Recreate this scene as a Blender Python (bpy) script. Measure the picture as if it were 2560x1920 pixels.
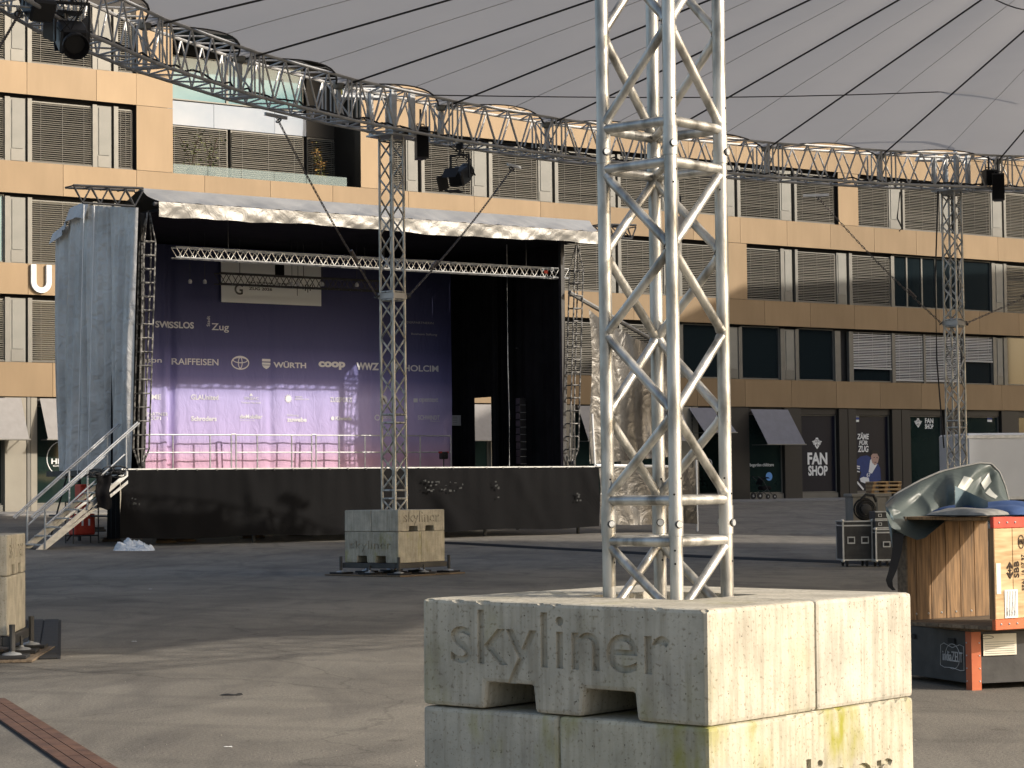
import bpy, bmesh, math, random
from mathutils import Vector, Matrix
R_ = math.radians
scene = bpy.context.scene
for _o in list(bpy.data.objects):
    bpy.data.objects.remove(_o)
random.seed(7)
# ------------------------------------------------------------------ camera
EYE = 1.66
FPX, PITCH, ROLL = 5562.5, R_(2.617), R_(-0.6614)
_fw = Vector((0, math.cos(PITCH), math.sin(PITCH)))
_up0 = Vector((0, -math.sin(PITCH), math.cos(PITCH)))
_rt0 = Vector((1, 0, 0))
_rt = _rt0*math.cos(ROLL) + _up0*math.sin(ROLL)
_up = _up0*math.cos(ROLL) - _rt0*math.sin(ROLL)
cam_d = bpy.data.cameras.new('camera')
cam_d.sensor_width = 36
cam_d.lens = FPX/2560*36
cam_d.clip_start = 0.1
cam_d.clip_end = 3000
cam = bpy.data.objects.new('camera', cam_d)
scene.collection.objects.link(cam)
m3 = Matrix((_rt, _up, -_fw)).transposed()
cam.matrix_world = Matrix.Translation((0, 0, EYE)) @ m3.to_4x4()
scene.camera = cam
# ------------------------------------------------------------------ sky, sun, exposure
SUN_EL = R_(25.3)
SUN_H = Vector((0.94, -0.34, 0)).normalized()          # horizontal direction towards the sun
world = bpy.data.worlds.new('World')
scene.world = world
world.use_nodes = True
wn = world.node_tree
bg = wn.nodes['Background']
sky = wn.nodes.new('ShaderNodeTexSky')
sky.sky_type = 'NISHITA'
sky.sun_disc = False
sky.sun_elevation = SUN_EL
sky.sun_rotation = math.atan2(SUN_H.x, SUN_H.y)
sky.air_density = 1.0
sky.dust_density = 4.0
sky.ozone_density = 0.6
wn.links.new(sky.outputs[0], bg.inputs[0])
bg.inputs[1].default_value = 0.15
sun_d = bpy.data.lights.new('sun', 'SUN')
sun_d.energy = 3.25
sun_d.angle = R_(0.53)
sun_d.color = (1.0, 0.92, 0.82)
sun = bpy.data.objects.new('sun', sun_d)
scene.collection.objects.link(sun)
_to = SUN_H*math.cos(SUN_EL) + Vector((0, 0, math.sin(SUN_EL)))
sun.rotation_euler = _to.to_track_quat('Z', 'Y').to_euler()
sun.location = (60, -10, 40)
vs = scene.view_settings
vs.view_transform = 'Standard'
vs.look = 'None'
vs.exposure = 0.33
vs.gamma = 1.0
vs.use_curve_mapping = False
scene.cycles.max_bounces = 6
scene.cycles.diffuse_bounces = 4
scene.cycles.glossy_bounces = 3
scene.cycles.transparent_max_bounces = 8
scene.cycles.use_denoising = True

# ------------------------------------------------------------------ photograph geometry helpers
def ray(px, py):
    return _fw + _rt*((px-1280)/FPX) - _up*((py-960)/FPX)
def at(px, py, Y):
    d = ray(px, py)
    k = Y/d.y
    return Vector((d.x*k, Y, d.z*k + EYE))
AZ = R_(55.2)
UD = Vector((math.sin(AZ), math.cos(AZ), 0))      # along the facade, to the right and away
ND = Vector((-math.cos(AZ), math.sin(AZ), 0))     # into the building
ROT = math.atan2(UD.y, UD.x)
FO = Vector((0, 90, 0))
SO = Vector((-9.6, 55, 0))
def plane_uv(px, py, O, inn):
    d = ray(px, py)
    k = (O.dot(ND) + inn)/d.dot(ND)
    P = d*k
    return (P-O).dot(UD), P.z + EYE
def fac(px, py, inn=0.0):
    return plane_uv(px, py, FO, inn)
def stg(px, py, p=0.0):
    return plane_uv(px, py, SO, p)
def ground_z(x, y):
    q = -(Vector((x, y, 0))-FO).dot(ND)
    a = 0.92-0.0282*q
    if a <= -0.12: return 0.0
    if a < 0.12: return (a+0.12)**2/0.48
    return min(a, 0.92)

# ------------------------------------------------------------------ mesh building
COL = scene.collection
class MB:
    def __init__(s):
        s.v = []; s.f = []
    def add(s, vs_, fs):
        n = len(s.v)
        s.v += [tuple(a) for a in vs_]
        s.f += [tuple(i+n for i in g) for g in fs]
        return s
    def box(s, x0, x1, y0, y1, z0, z1, M=None):
        vs_ = [Vector(c) for c in ((x0,y0,z0),(x1,y0,z0),(x1,y1,z0),(x0,y1,z0),(x0,y0,z1),(x1,y0,z1),(x1,y1,z1),(x0,y1,z1))]
        if M: vs_ = [M @ c for c in vs_]
        return s.add(vs_, ((0,3,2,1),(4,5,6,7),(0,1,5,4),(1,2,6,5),(2,3,7,6),(3,0,4,7)))
    def cbox(s, x0, x1, y0, y1, z0, z1, c=0.01, M=None):
        bm = bmesh.new()
        r = bmesh.ops.create_cube(bm, size=1)
        for v in bm.verts:
            v.co = Vector((x0+(v.co.x+.5)*(x1-x0), y0+(v.co.y+.5)*(y1-y0), z0+(v.co.z+.5)*(z1-z0)))
        bmesh.ops.bevel(bm, geom=bm.edges[:], offset=c, segments=1, affect='EDGES')
        return s.bm(bm, M)
    def bm(s, bm, M=None):
        bm.verts.index_update()
        s.add([(M @ v.co if M else v.co) for v in bm.verts], [[v.index for v in f.verts] for f in bm.faces])
        bm.free()
        return s
    def tube(s, a, b, r, n=8, caps=True, r2=None):
        a = Vector(a); b = Vector(b); d = b-a
        if d.length < 1e-6: return s
        q = d.to_track_quat('Z', 'Y')
        r2 = r if r2 is None else r2
        ra = [a + q @ Vector((r*math.cos(2*math.pi*i/n), r*math.sin(2*math.pi*i/n), 0)) for i in range(n)]
        rb = [b + q @ Vector((r2*math.cos(2*math.pi*i/n), r2*math.sin(2*math.pi*i/n), 0)) for i in range(n)]
        fs = [(i, (i+1) % n, n+(i+1) % n, n+i) for i in range(n)]
        if caps: fs += [tuple(range(n-1, -1, -1)), tuple(range(n, 2*n))]
        return s.add(ra+rb, fs)
    def path(s, pts, r, n=6):
        pts = [Vector(p) for p in pts]
        rings = []
        for i, p in enumerate(pts):
            d = (pts[min(i+1, len(pts)-1)]-pts[max(i-1, 0)])
            q = d.to_track_quat('Z', 'Y')
            rings.append([p + q @ Vector((r*math.cos(2*math.pi*k/n), r*math.sin(2*math.pi*k/n), 0)) for k in range(n)])
        fs = []
        for i in range(len(pts)-1):
            for k in range(n):
                fs.append((i*n+k, i*n+(k+1) % n, (i+1)*n+(k+1) % n, (i+1)*n+k))
        fs += [tuple(range(n-1, -1, -1)), tuple(range((len(pts)-1)*n, len(pts)*n))]
        return s.add([v for g in rings for v in g], fs)
    def prism(s, poly, axis='y', a=0, b=1):
        """2-D polygon (counter-clockwise seen from -axis) extruded from a to b."""
        n = len(poly)
        if axis == 'y': f = lambda p, t: (p[0], t, p[1])
        elif axis == 'x': f = lambda p, t: (t, p[0], p[1])
        else: f = lambda p, t: (p[0], p[1], t)
        vs_ = [f(p, a) for p in poly]+[f(p, b) for p in poly]
        fs = [tuple(range(n)), tuple(range(2*n-1, n-1, -1))] + [(i, n+i, n+(i+1) % n, (i+1) % n) for i in range(n)]
        return s.add(vs_, fs)
    def grid(s, fn, nu, nv, wrap=False):
        vs_ = [fn(i/nu, j/nv) for j in range(nv+1) for i in range(nu+1)]
        fs = [(j*(nu+1)+i, j*(nu+1)+i+1, (j+1)*(nu+1)+i+1, (j+1)*(nu+1)+i) for j in range(nv) for i in range(nu)]
        return s.add(vs_, fs)
    def lathe(s, prof, n=16, M=None):
        vs_ = []
        for (r, z) in prof:
            for k in range(n):
                c = Vector((r*math.cos(2*math.pi*k/n), r*math.sin(2*math.pi*k/n), z))
                vs_.append(M @ c if M else c)
        m = len(prof)
        fs = [(i*n+k, i*n+(k+1) % n, (i+1)*n+(k+1) % n, (i+1)*n+k) for i in range(m-1) for k in range(n)]
        fs += [tuple(range(n-1, -1, -1)), tuple(range((m-1)*n, m*n))]
        return s.add(vs_, fs)
    def mesh(s, name, mat, smooth=False, fix=True):
        me = bpy.data.meshes.new(name)
        me.from_pydata(s.v, [], s.f)
        if fix:
            bm = bmesh.new(); bm.from_mesh(me)
            bmesh.ops.recalc_face_normals(bm, faces=bm.faces[:])
            bm.to_mesh(me); bm.free()
        if mat:
            for m in (mat if isinstance(mat, (list, tuple)) else [mat]):
                me.materials.append(m)
        if smooth:
            me.polygons.foreach_set('use_smooth', [True]*len(me.polygons))
            try: me.set_sharp_from_angle(angle=R_(smooth if smooth is not True else 40))
            except Exception: pass
        me.update()
        return me
    def build(s, name, mat, parent=None, smooth=False, fix=True):
        return inst(name, s.mesh(name, mat, smooth, fix), parent)
def inst(name, me, parent=None, loc=None, rot=None):
    o = bpy.data.objects.new(name, me)
    COL.objects.link(o)
    if parent: o.parent = parent
    if loc is not None: o.location = loc
    if rot is not None: o.rotation_euler = rot
    return o
def tag(o, label=None, cat=None, group=None, kind=None):
    if label: o['label'] = label
    if cat: o['category'] = cat
    if group: o['group'] = group
    if kind: o['kind'] = kind
    return o
def thing(name, label, cat, loc=(0, 0, 0), rz=0, group=None):
    o = bpy.data.objects.new(name, None)
    o.empty_display_size = 0.2
    COL.objects.link(o)
    o.location = loc
    o.rotation_euler = (0, 0, rz)
    return tag(o, label, cat, group)
def copy_tree(o, parent=None):
    c = o.copy(); COL.objects.link(c)
    if parent is not None: c.parent = parent
    for ch in list(o.children): copy_tree(ch, c)
    return c

# ------------------------------------------------------------------ materials
def mat(name, c1, c2=None, rough=0.6, metal=0.0, scale=3.0, bump=0.0, bscale=None, spec=0.5, stretch=None,
        detail=6.0, lo=0.35, hi=0.65, vary=0.0, trans=0.0, alpha=1.0, rough2=None, coord='Object', sheen=0):
    m = bpy.data.materials.new(name)
    m.use_nodes = True
    nt = m.node_tree; N = nt.nodes; L = nt.links
    b = N['Principled BSDF']
    b.inputs['Roughness'].default_value = rough
    b.inputs['Metallic'].default_value = metal
    b.inputs['Specular IOR Level'].default_value = spec
    if trans: b.inputs['Transmission Weight'].default_value = trans
    b.inputs['Alpha'].default_value = alpha
    tc = N.new('ShaderNodeTexCoord')
    src = tc.outputs[coord]
    if stretch:
        mp = N.new('ShaderNodeMapping'); mp.inputs['Scale'].default_value = stretch
        L.new(src, mp.inputs[0]); src = mp.outputs[0]
    col = None
    if c2 is not None:
        nz = N.new('ShaderNodeTexNoise'); nz.inputs['Scale'].default_value = scale; nz.inputs['Detail'].default_value = detail
        L.new(src, nz.inputs['Vector'])
        rp = N.new('ShaderNodeValToRGB')
        rp.color_ramp.elements[0].position = lo; rp.color_ramp.elements[1].position = hi
        rp.color_ramp.elements[0].color = (*c1, 1); rp.color_ramp.elements[1].color = (*c2, 1)
        L.new(nz.outputs[0], rp.inputs[0])
        col = rp.outputs[0]
        if rough2 is not None:
            mr = N.new('ShaderNodeMapRange'); mr.inputs['To Min'].default_value = rough; mr.inputs['To Max'].default_value = rough2
            L.new(nz.outputs[0], mr.inputs[0]); L.new(mr.outputs[0], b.inputs['Roughness'])
    if vary:
        oi = N.new('ShaderNodeObjectInfo')
        hs = N.new('ShaderNodeHueSaturation')
        mr = N.new('ShaderNodeMapRange'); mr.inputs['To Min'].default_value = 1-vary; mr.inputs['To Max'].default_value = 1+vary
        L.new(oi.outputs['Random'], mr.inputs[0]); L.new(mr.outputs[0], hs.inputs['Value'])
        if col: L.new(col, hs.inputs['Color'])
        else: hs.inputs['Color'].default_value = (*c1, 1)
        col = hs.outputs[0]
    if col: L.new(col, b.inputs['Base Color'])
    else: b.inputs['Base Color'].default_value = (*c1, 1)
    if bump:
        n2 = N.new('ShaderNodeTexNoise'); n2.inputs['Scale'].default_value = bscale or scale*6; n2.inputs['Detail'].default_value = 5
        L.new(src, n2.inputs['Vector'])
        bp = N.new('ShaderNodeBump'); bp.inputs['Strength'].default_value = bump; bp.inputs['Distance'].default_value = 0.02
        L.new(n2.outputs[0], bp.inputs['Height']); L.new(bp.outputs[0], b.inputs['Normal'])
    return m
def nodes_of(m):
    return m.node_tree.nodes, m.node_tree.links, m.node_tree.nodes['Principled BSDF']
M = {}
M['panel'] = mat('bronze_panel', (.238, .167, .094), (.295, .209, .122), rough=.42, metal=.15, scale=.9, stretch=(1, 1, .25), vary=.10, spec=.3)
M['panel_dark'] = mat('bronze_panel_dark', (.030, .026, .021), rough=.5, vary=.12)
M['frame'] = mat('anodised_frame', (.165, .158, .138), (.19, .182, .16), rough=.45, metal=.3, scale=2)
M['flap'] = mat('vent_flap', (.205, .20, .172), (.24, .232, .20), rough=.5, scale=1.5)
M['slat'] = mat('blind_slat', (.17, .158, .132), rough=.45, vary=.18)
M['slat_light'] = mat('blind_slat_light', (.58, .57, .55), rough=.45)
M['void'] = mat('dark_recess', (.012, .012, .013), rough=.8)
M['glass'] = mat('window_glass', (.010, .016, .019), rough=.04, spec=.6)
M['glass_teal'] = mat('painted_sky_glass', (.13, .27, .30), (.24, .40, .42), rough=.08, scale=.4, spec=.6)  # teal of the reflected sky is painted into the glass colour
M['mirror_panel'] = mat('silver_glass_panel', (.30, .36, .44), (.46, .49, .53), rough=.18, scale=.35, spec=.6)  # silvery panel, blue-grey sky reflection painted into the base colour
M['awning'] = mat('awning_fabric', (.27, .255, .24), (.30, .285, .27), rough=.9, scale=4)
M['awning_dark'] = mat('awning_fabric_grey', (.17, .17, .19), (.19, .19, .215), rough=.9, scale=4)
M['wall'] = mat('facade_core', (.05, .045, .04), rough=.8)
M['pier'] = mat('pier_cladding', (.26, .235, .185), (.30, .272, .215), rough=.5, scale=1.2)
M['white'] = mat('white_print', (.80, .81, .80), rough=.6)
M['grey_print'] = mat('grey_print', (.42, .42, .44), rough=.7)
M['navy'] = mat('navy_film', (.006, .007, .016), rough=.35)
M['black'] = mat('black_plastic', (.012, .012, .014), rough=.45)
M['black_fabric'] = mat('black_fabric', (.008, .008, .009), (.013, .013, .014), rough=.9, scale=2, spec=.12)
M['alu'] = mat('aluminium', (.20, .192, .172), (.60, .585, .54), rough=.28, metal=.75, scale=15, bump=.08, bscale=70, rough2=.55, lo=.30, hi=.58, stretch=(1, 1, .3))
M['alu_far'] = mat('aluminium_dull', (.36, .355, .34), (.52, .51, .49), rough=.5, metal=.5, scale=3)
M['steel'] = mat('galvanised_steel', (.42, .43, .43), (.55, .56, .56), rough=.45, metal=.6, scale=8)
M['steel_dark'] = mat('dark_steel', (.05, .05, .05), (.08, .078, .075), rough=.5, metal=.4, scale=5)
M['black_steel'] = mat('black_painted_truss', (.020, .020, .021), (.035, .035, .036), rough=.5, scale=6)
M['worn_steel'] = mat('worn_black_ladder_truss', (.03, .03, .03), (.30, .29, .27), rough=.5, scale=9, lo=.42, hi=.62, metal=.2)
M['chain'] = mat('chain_steel', (.10, .085, .075), (.17, .15, .14), rough=.5, metal=.5, scale=20)
M['red'] = mat('red_paint', (.50, .035, .018), (.58, .07, .035), rough=.5, scale=5)
M['orange'] = mat('orange_paint', (.46, .10, .032), (.52, .14, .05), rough=.5, scale=6)
M['yellow'] = mat('yellow_plastic', (.62, .50, .10), rough=.5)
M['rubber'] = mat('black_rubber', (.018, .018, .019), rough=.8)
M['wood'] = mat('raw_wood', (.085, .05, .024), (.30, .18, .085), rough=.75, scale=3.5, lo=.28, hi=.62, stretch=(12, 12, .9), bump=.2, bscale=9, vary=.16)
M['wood_old'] = mat('weathered_wood', (.10, .075, .05), (.20, .15, .10), rough=.85, scale=3, stretch=(1, 9, 9), vary=.2)
M['wood_pale'] = mat('pale_wood', (.36, .24, .115), (.60, .44, .25), rough=.75, scale=3, stretch=(1, 9, 9), vary=.12)
M['ply_black'] = mat('black_plywood', (.022, .022, .023), (.04, .04, .04), rough=.55, scale=7, bump=.05)
M['paper'] = mat('paper_label', (.72, .68, .55), (.78, .74, .62), rough=.8, scale=8)
M['ink'] = mat('black_ink', (.015, .013, .012), rough=.8)
M['ink_brown'] = mat('stencil_ink', (.035, .02, .012), rough=.85)
M['blue_cloth'] = mat('blue_cloth', (.03, .07, .19), (.05, .10, .25), rough=.8, scale=9)
M['grey_cloth'] = mat('grey_cloth', (.20, .20, .19), (.28, .28, .27), rough=.85, scale=9)
M['poly'] = mat('clear_plastic_film', (.62, .70, .78), (.80, .86, .92), rough=.25, scale=9, trans=.25)
M['trailer'] = mat('trailer_side', (.46, .48, .50), (.51, .53, .55), rough=.45, scale=.8)
M['leaf'] = mat('autumn_leaf', (.10, .13, .03), (.36, .16, .03), rough=.7, scale=2.5)
M['leaf_green'] = mat('thin_leaf', (.07, .10, .03), (.14, .14, .05), rough=.7, scale=2.5)
M['bark'] = mat('bark', (.08, .06, .045), rough=.9)
# concrete with streaks, pits and moss
def concrete(name, base, moss=0.35, seed=0.0, dark=1.0):
    m = bpy.data.materials.new(name); m.use_nodes = True
    N, L, b = nodes_of(m)
    tc = N.new('ShaderNodeTexCoord')
    mp = N.new('ShaderNodeMapping'); mp.inputs['Location'].default_value = (seed, seed*1.7, seed*.3)
    L.new(tc.outputs['Object'], mp.inputs[0])
    def noise(sc, det=6, st=None):
        n = N.new('ShaderNodeTexNoise'); n.inputs['Scale'].default_value = sc; n.inputs['Detail'].default_value = det
        if st:
            k = N.new('ShaderNodeMapping'); k.inputs['Scale'].default_value = st
            L.new(mp.outputs[0], k.inputs[0]); L.new(k.outputs[0], n.inputs['Vector'])
        else: L.new(mp.outputs[0], n.inputs['Vector'])
        return n
    def ramp(src, a, b_, p0, p1):
        r = N.new('ShaderNodeValToRGB'); r.color_ramp.elements[0].position = p0; r.color_ramp.elements[1].position = p1
        r.color_ramp.elements[0].color = (*a, 1); r.color_ramp.elements[1].color = (*b_, 1)
        L.new(src, r.inputs[0]); return r
    def mix(fac_, a, b_, mode='MIX'):
        x = N.new('ShaderNodeMix'); x.data_type = 'RGBA'; x.blend_type = mode
        if isinstance(fac_, float): x.inputs[0].default_value = fac_
        else: L.new(fac_, x.inputs[0])
        for i, s in ((6, a), (7, b_)):
            if isinstance(s, tuple): x.inputs[i].default_value = (*s, 1)
            else: L.new(s, x.inputs[i])
        return x.outputs[2]
    d = tuple(c*.70 for c in base)
    c0 = ramp(noise(5.5, 10).outputs[0], d, base, .30, .66).outputs[0]
    st = ramp(noise(4, 7, (9, 9, .7)).outputs[0], (.50, .47, .42), (1, 1, 1), .32, .56).outputs[0]
    c1 = mix(.45, c0, st, 'MULTIPLY')
    sp = ramp(noise(70, 4).outputs[0], (.52, .49, .44), (1, 1, 1), .30, .42).outputs[0]
    c2 = mix(.8, c1, sp, 'MULTIPLY')
    vo = N.new('ShaderNodeTexVoronoi'); vo.inputs['Scale'].default_value = 26; L.new(mp.outputs[0], vo.inputs['Vector'])
    pit = ramp(vo.outputs['Distance'], (.12, .11, .10), (1, 1, 1), .055, .09).outputs[0]
    c3 = mix(.85, c2, pit, 'MULTIPLY')
    ms0 = ramp(noise(2.6, 8, (1.3, 1.3, .8)).outputs[0], (0, 0, 0), (1, 1, 1), .56-.12*moss, .70-.12*moss).outputs[0]
    ms = mix(.85, ms0, ramp(noise(16, 9, (1, 1, .4)).outputs[0], (.1, .1, .1), (1, 1, 1), .38, .60).outputs[0], 'MULTIPLY')
    sc = N.new('ShaderNodeMath'); sc.operation = 'MULTIPLY'; sc.inputs[1].default_value = min(1, moss*1.6)
    L.new(ms, sc.inputs[0])
    c4 = mix(sc.outputs[0], c3, (.30, .29, .055))
    L.new(c4, b.inputs['Base Color'])
    b.inputs['Roughness'].default_value = .88
    b.inputs['Specular IOR Level'].default_value = .25
    bp = N.new('ShaderNodeBump'); bp.inputs['Strength'].default_value = .35; bp.inputs['Distance'].default_value = .01
    ad = N.new('ShaderNodeMath'); ad.operation = 'ADD'
    L.new(noise(38, 8).outputs[0], ad.inputs[0]); L.new(pit, ad.inputs[1])
    L.new(ad.outputs[0], bp.inputs['Height']); L.new(bp.outputs[0], b.inputs['Normal'])
    return m
M['con_a'] = concrete('ballast_concrete', (.57, .53, .43), .18, 1.3)
M['con_b'] = concrete('ballast_concrete_pale', (.58, .545, .455), .05, 4.1)
M['con_m'] = concrete('ballast_concrete_mossy', (.57, .535, .42), .62, 7.7)
M['con_g'] = concrete('ballast_concrete_grey', (.54, .51, .42), .34, 2.9)

def asphalt():
    m = bpy.data.materials.new('asphalt'); m.use_nodes = True
    N, L, b = nodes_of(m)
    tc = N.new('ShaderNodeTexCoord')
    def noise(sc, det, st=None, rough=.6, dist=0):
        n = N.new('ShaderNodeTexNoise'); n.inputs['Scale'].default_value = sc; n.inputs['Detail'].default_value = det
        n.inputs['Roughness'].default_value = rough; n.inputs['Distortion'].default_value = dist
        s = tc.outputs['Object']
        if st:
            k = N.new('ShaderNodeMapping'); k.inputs['Scale'].default_value = st; L.new(s, k.inputs[0]); s = k.outputs[0]
        L.new(s, n.inputs['Vector']); return n.outputs[0]
    def ramp(src, a, b_, p0, p1):
        r = N.new('ShaderNodeValToRGB'); r.color_ramp.elements[0].position = p0; r.color_ramp.elements[1].position = p1
        r.color_ramp.elements[0].color = (*a, 1); r.color_ramp.elements[1].color = (*b_, 1)
        L.new(src, r.inputs[0]); return r.outputs[0]
    def mul(a, b_, f=1.0):
        x = N.new('ShaderNodeMix'); x.data_type = 'RGBA'; x.blend_type = 'MULTIPLY'; x.inputs[0].default_value = f
        L.new(a, x.inputs[6]); L.new(b_, x.inputs[7]); return x.outputs[2]
    c = ramp(noise(.22, 8), (.205, .188, .158), (.295, .272, .228), .34, .66)
    c = mul(c, ramp(noise(1.1, 7, (1, .35, 1), .65, 1.2), (.66, .66, .68), (1, 1, 1), .34, .55), .8)
    c = mul(c, ramp(noise(45, 5), (.45, .45, .45), (1.0, 1.0, 1.0), .30, .60), .85)
    v = N.new('ShaderNodeTexVoronoi'); v.inputs['Scale'].default_value = 30; L.new(tc.outputs['Object'], v.inputs['Vector'])
    sp = ramp(v.outputs['Distance'], (1, 1, 1), (0, 0, 0), .05, .09)
    x = N.new('ShaderNodeMix'); x.data_type = 'RGBA'
    gate = ramp(noise(18, 2), (0, 0, 0), (1, 1, 1), .58, .66)
    k = N.new('ShaderNodeMath'); k.operation = 'MULTIPLY'; L.new(sp, k.inputs[0]); L.new(gate, k.inputs[1])
    L.new(k.outputs[0], x.inputs[0]); L.new(c, x.inputs[6]); x.inputs[7].default_value = (.42, .39, .32, 1)
    # curved tyre marks
    def tyres(cx, cy, sc, lo, hi):
        mp = N.new('ShaderNodeMapping'); mp.inputs['Location'].default_value = (-cx, -cy, 0); L.new(tc.outputs['Object'], mp.inputs[0])
        w = N.new('ShaderNodeTexWave'); w.wave_type = 'RINGS'; w.rings_direction = 'Z'; w.inputs['Scale'].default_value = sc
        w.inputs['Distortion'].default_value = 1.5; w.inputs['Detail Scale'].default_value = .1
        L.new(mp.outputs[0], w.inputs['Vector'])
        return ramp(w.outputs['Fac'], (1, 1, 1), (.70, .70, .71), lo, hi)
    c2 = mul(x.outputs[2], tyres(-14, 20, .12, .93, .99), .35)
    c2 = mul(c2, tyres(9, 46, .17, .94, .99), .35)
    # hairline cracks and old patches
    nz = N.new('ShaderNodeTexNoise'); nz.inputs['Scale'].default_value = .9; nz.inputs['Detail'].default_value = 6; L.new(tc.outputs['Object'], nz.inputs['Vector'])
    va = N.new('ShaderNodeVectorMath'); va.operation = 'MULTIPLY_ADD'; va.inputs[1].default_value = (1.4, 1.4, 0); L.new(nz.outputs['Color'], va.inputs[0]); L.new(tc.outputs['Object'], va.inputs[2])
    vc = N.new('ShaderNodeTexVoronoi'); vc.feature = 'DISTANCE_TO_EDGE'; vc.inputs['Scale'].default_value = .16; L.new(va.outputs[0], vc.inputs['Vector'])
    c2 = mul(c2, ramp(vc.outputs['Distance'], (.42, .42, .42), (1, 1, 1), .0012, .0035), .5)
    c2 = mul(c2, ramp(noise(.55, 3, (1, .5, 1), .5, .4), (.70, .70, .72), (1, 1, 1), .38, .43), .55)
    c2 = mul(c2, ramp(noise(3.2, 4, (1, .6, 1), .6), (.60, .59, .58), (1, 1, 1), .27, .36), .8)
    L.new(c2, b.inputs['Base Color'])
    b.inputs['Roughness'].default_value = .85
    b.inputs['Specular IOR Level'].default_value = .3
    bp = N.new('ShaderNodeBump'); bp.inputs['Strength'].default_value = .5; bp.inputs['Distance'].default_value = .012
    L.new(noise(60, 6), bp.inputs['Height']); L.new(bp.outputs[0], b.inputs['Normal'])
    return m
M['asphalt'] = asphalt()
M['pavement'] = mat('pavement', (.20, .195, .185), (.26, .25, .235), rough=.85, scale=1.5)
M['rust'] = mat('rusty_drain_iron', (.085, .042, .028), (.14, .072, .045), rough=.8, scale=5, bump=.3, bscale=30)

# tent membrane: coated fabric, a little light comes through
def membrane():
    m = bpy.data.materials.new('tent_membrane'); m.use_nodes = True
    N, L, b = nodes_of(m)
    tc = N.new('ShaderNodeTexCoord')
    n = N.new('ShaderNodeTexNoise'); n.inputs['Scale'].default_value = .45; n.inputs['Detail'].default_value = 7; n.inputs['Distortion'].default_value = .6
    L.new(tc.outputs['Object'], n.inputs['Vector'])
    r = N.new('ShaderNodeValToRGB'); r.color_ramp.elements[0].position = .3; r.color_ramp.elements[1].position = .7
    r.color_ramp.elements[0].color = (.42, .408, .395, 1); r.color_ramp.elements[1].color = (.50, .486, .47, 1)
    L.new(n.outputs[0], r.inputs[0]); L.new(r.outputs[0], b.inputs['Base Color'])
    b.inputs['Roughness'].default_value = .8
    t = N.new('ShaderNodeBsdfTranslucent'); t.inputs[0].default_value = (.58, .56, .54, 1)
    mx = N.new('ShaderNodeMixShader'); mx.inputs[0].default_value = .48
    L.new(b.outputs[0], mx.inputs[1]); L.new(t.outputs[0], mx.inputs[2])
    L.new(mx.outputs[0], N['Material Output'].inputs[0])
    return m
M['membrane'] = membrane()
# silver foil sheeting with fine crumples
def foil(name, c1, c2, rough, metal, crumple, sc):
    m = mat(name, c1, c2, rough=rough, metal=metal, scale=sc*.25)
    N, L, b = nodes_of(m)
    tc = N.new('ShaderNodeTexCoord')
    n = N.new('ShaderNodeTexNoise'); n.inputs['Scale'].default_value = sc; n.inputs['Detail'].default_value = 6; n.inputs['Distortion'].default_value = 1.2
    L.new(tc.outputs['Object'], n.inputs['Vector'])
    bp = N.new('ShaderNodeBump'); bp.inputs['Strength'].default_value = crumple; bp.inputs['Distance'].default_value = .06
    L.new(n.outputs[0], bp.inputs['Height']); L.new(bp.outputs[0], b.inputs['Normal'])
    return m
M['silver'] = foil('silver_tarpaulin', (.165, .16, .148), (.26, .255, .24), .42, .35, .5, 2.4)
M['silver_top'] = foil('silver_roof_cloth', (.30, .296, .28), (.42, .415, .395), .45, .2, .4, 1.8)
M['silver_blue'] = foil('silver_blue_tarpaulin', (.44, .44, .425), (.62, .615, .595), .38, .15, .9, 2.8)
M['foil_dark'] = foil('dark_metallic_foil', (.085, .081, .074), (.20, .19, .172), .38, .5, .8, 2.4)
M['skirt'] = foil('black_stage_skirt', (.005, .005, .0055), (.009, .009, .0095), .8, 0, .5, 1.0)
M['skirt'].node_tree.nodes['Principled BSDF'].inputs['Specular IOR Level'].default_value = .08
M['tarp'] = foil('grey_green_pvc_tarp', (.062, .080, .077), (.085, .105, .10), .42, 0, .2, 3.0)
M['tarp_blue'] = foil('blue_grey_pvc_tarp', (.13, .19, .22), (.17, .23, .26), .35, 0, .12, 2.0)

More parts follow.
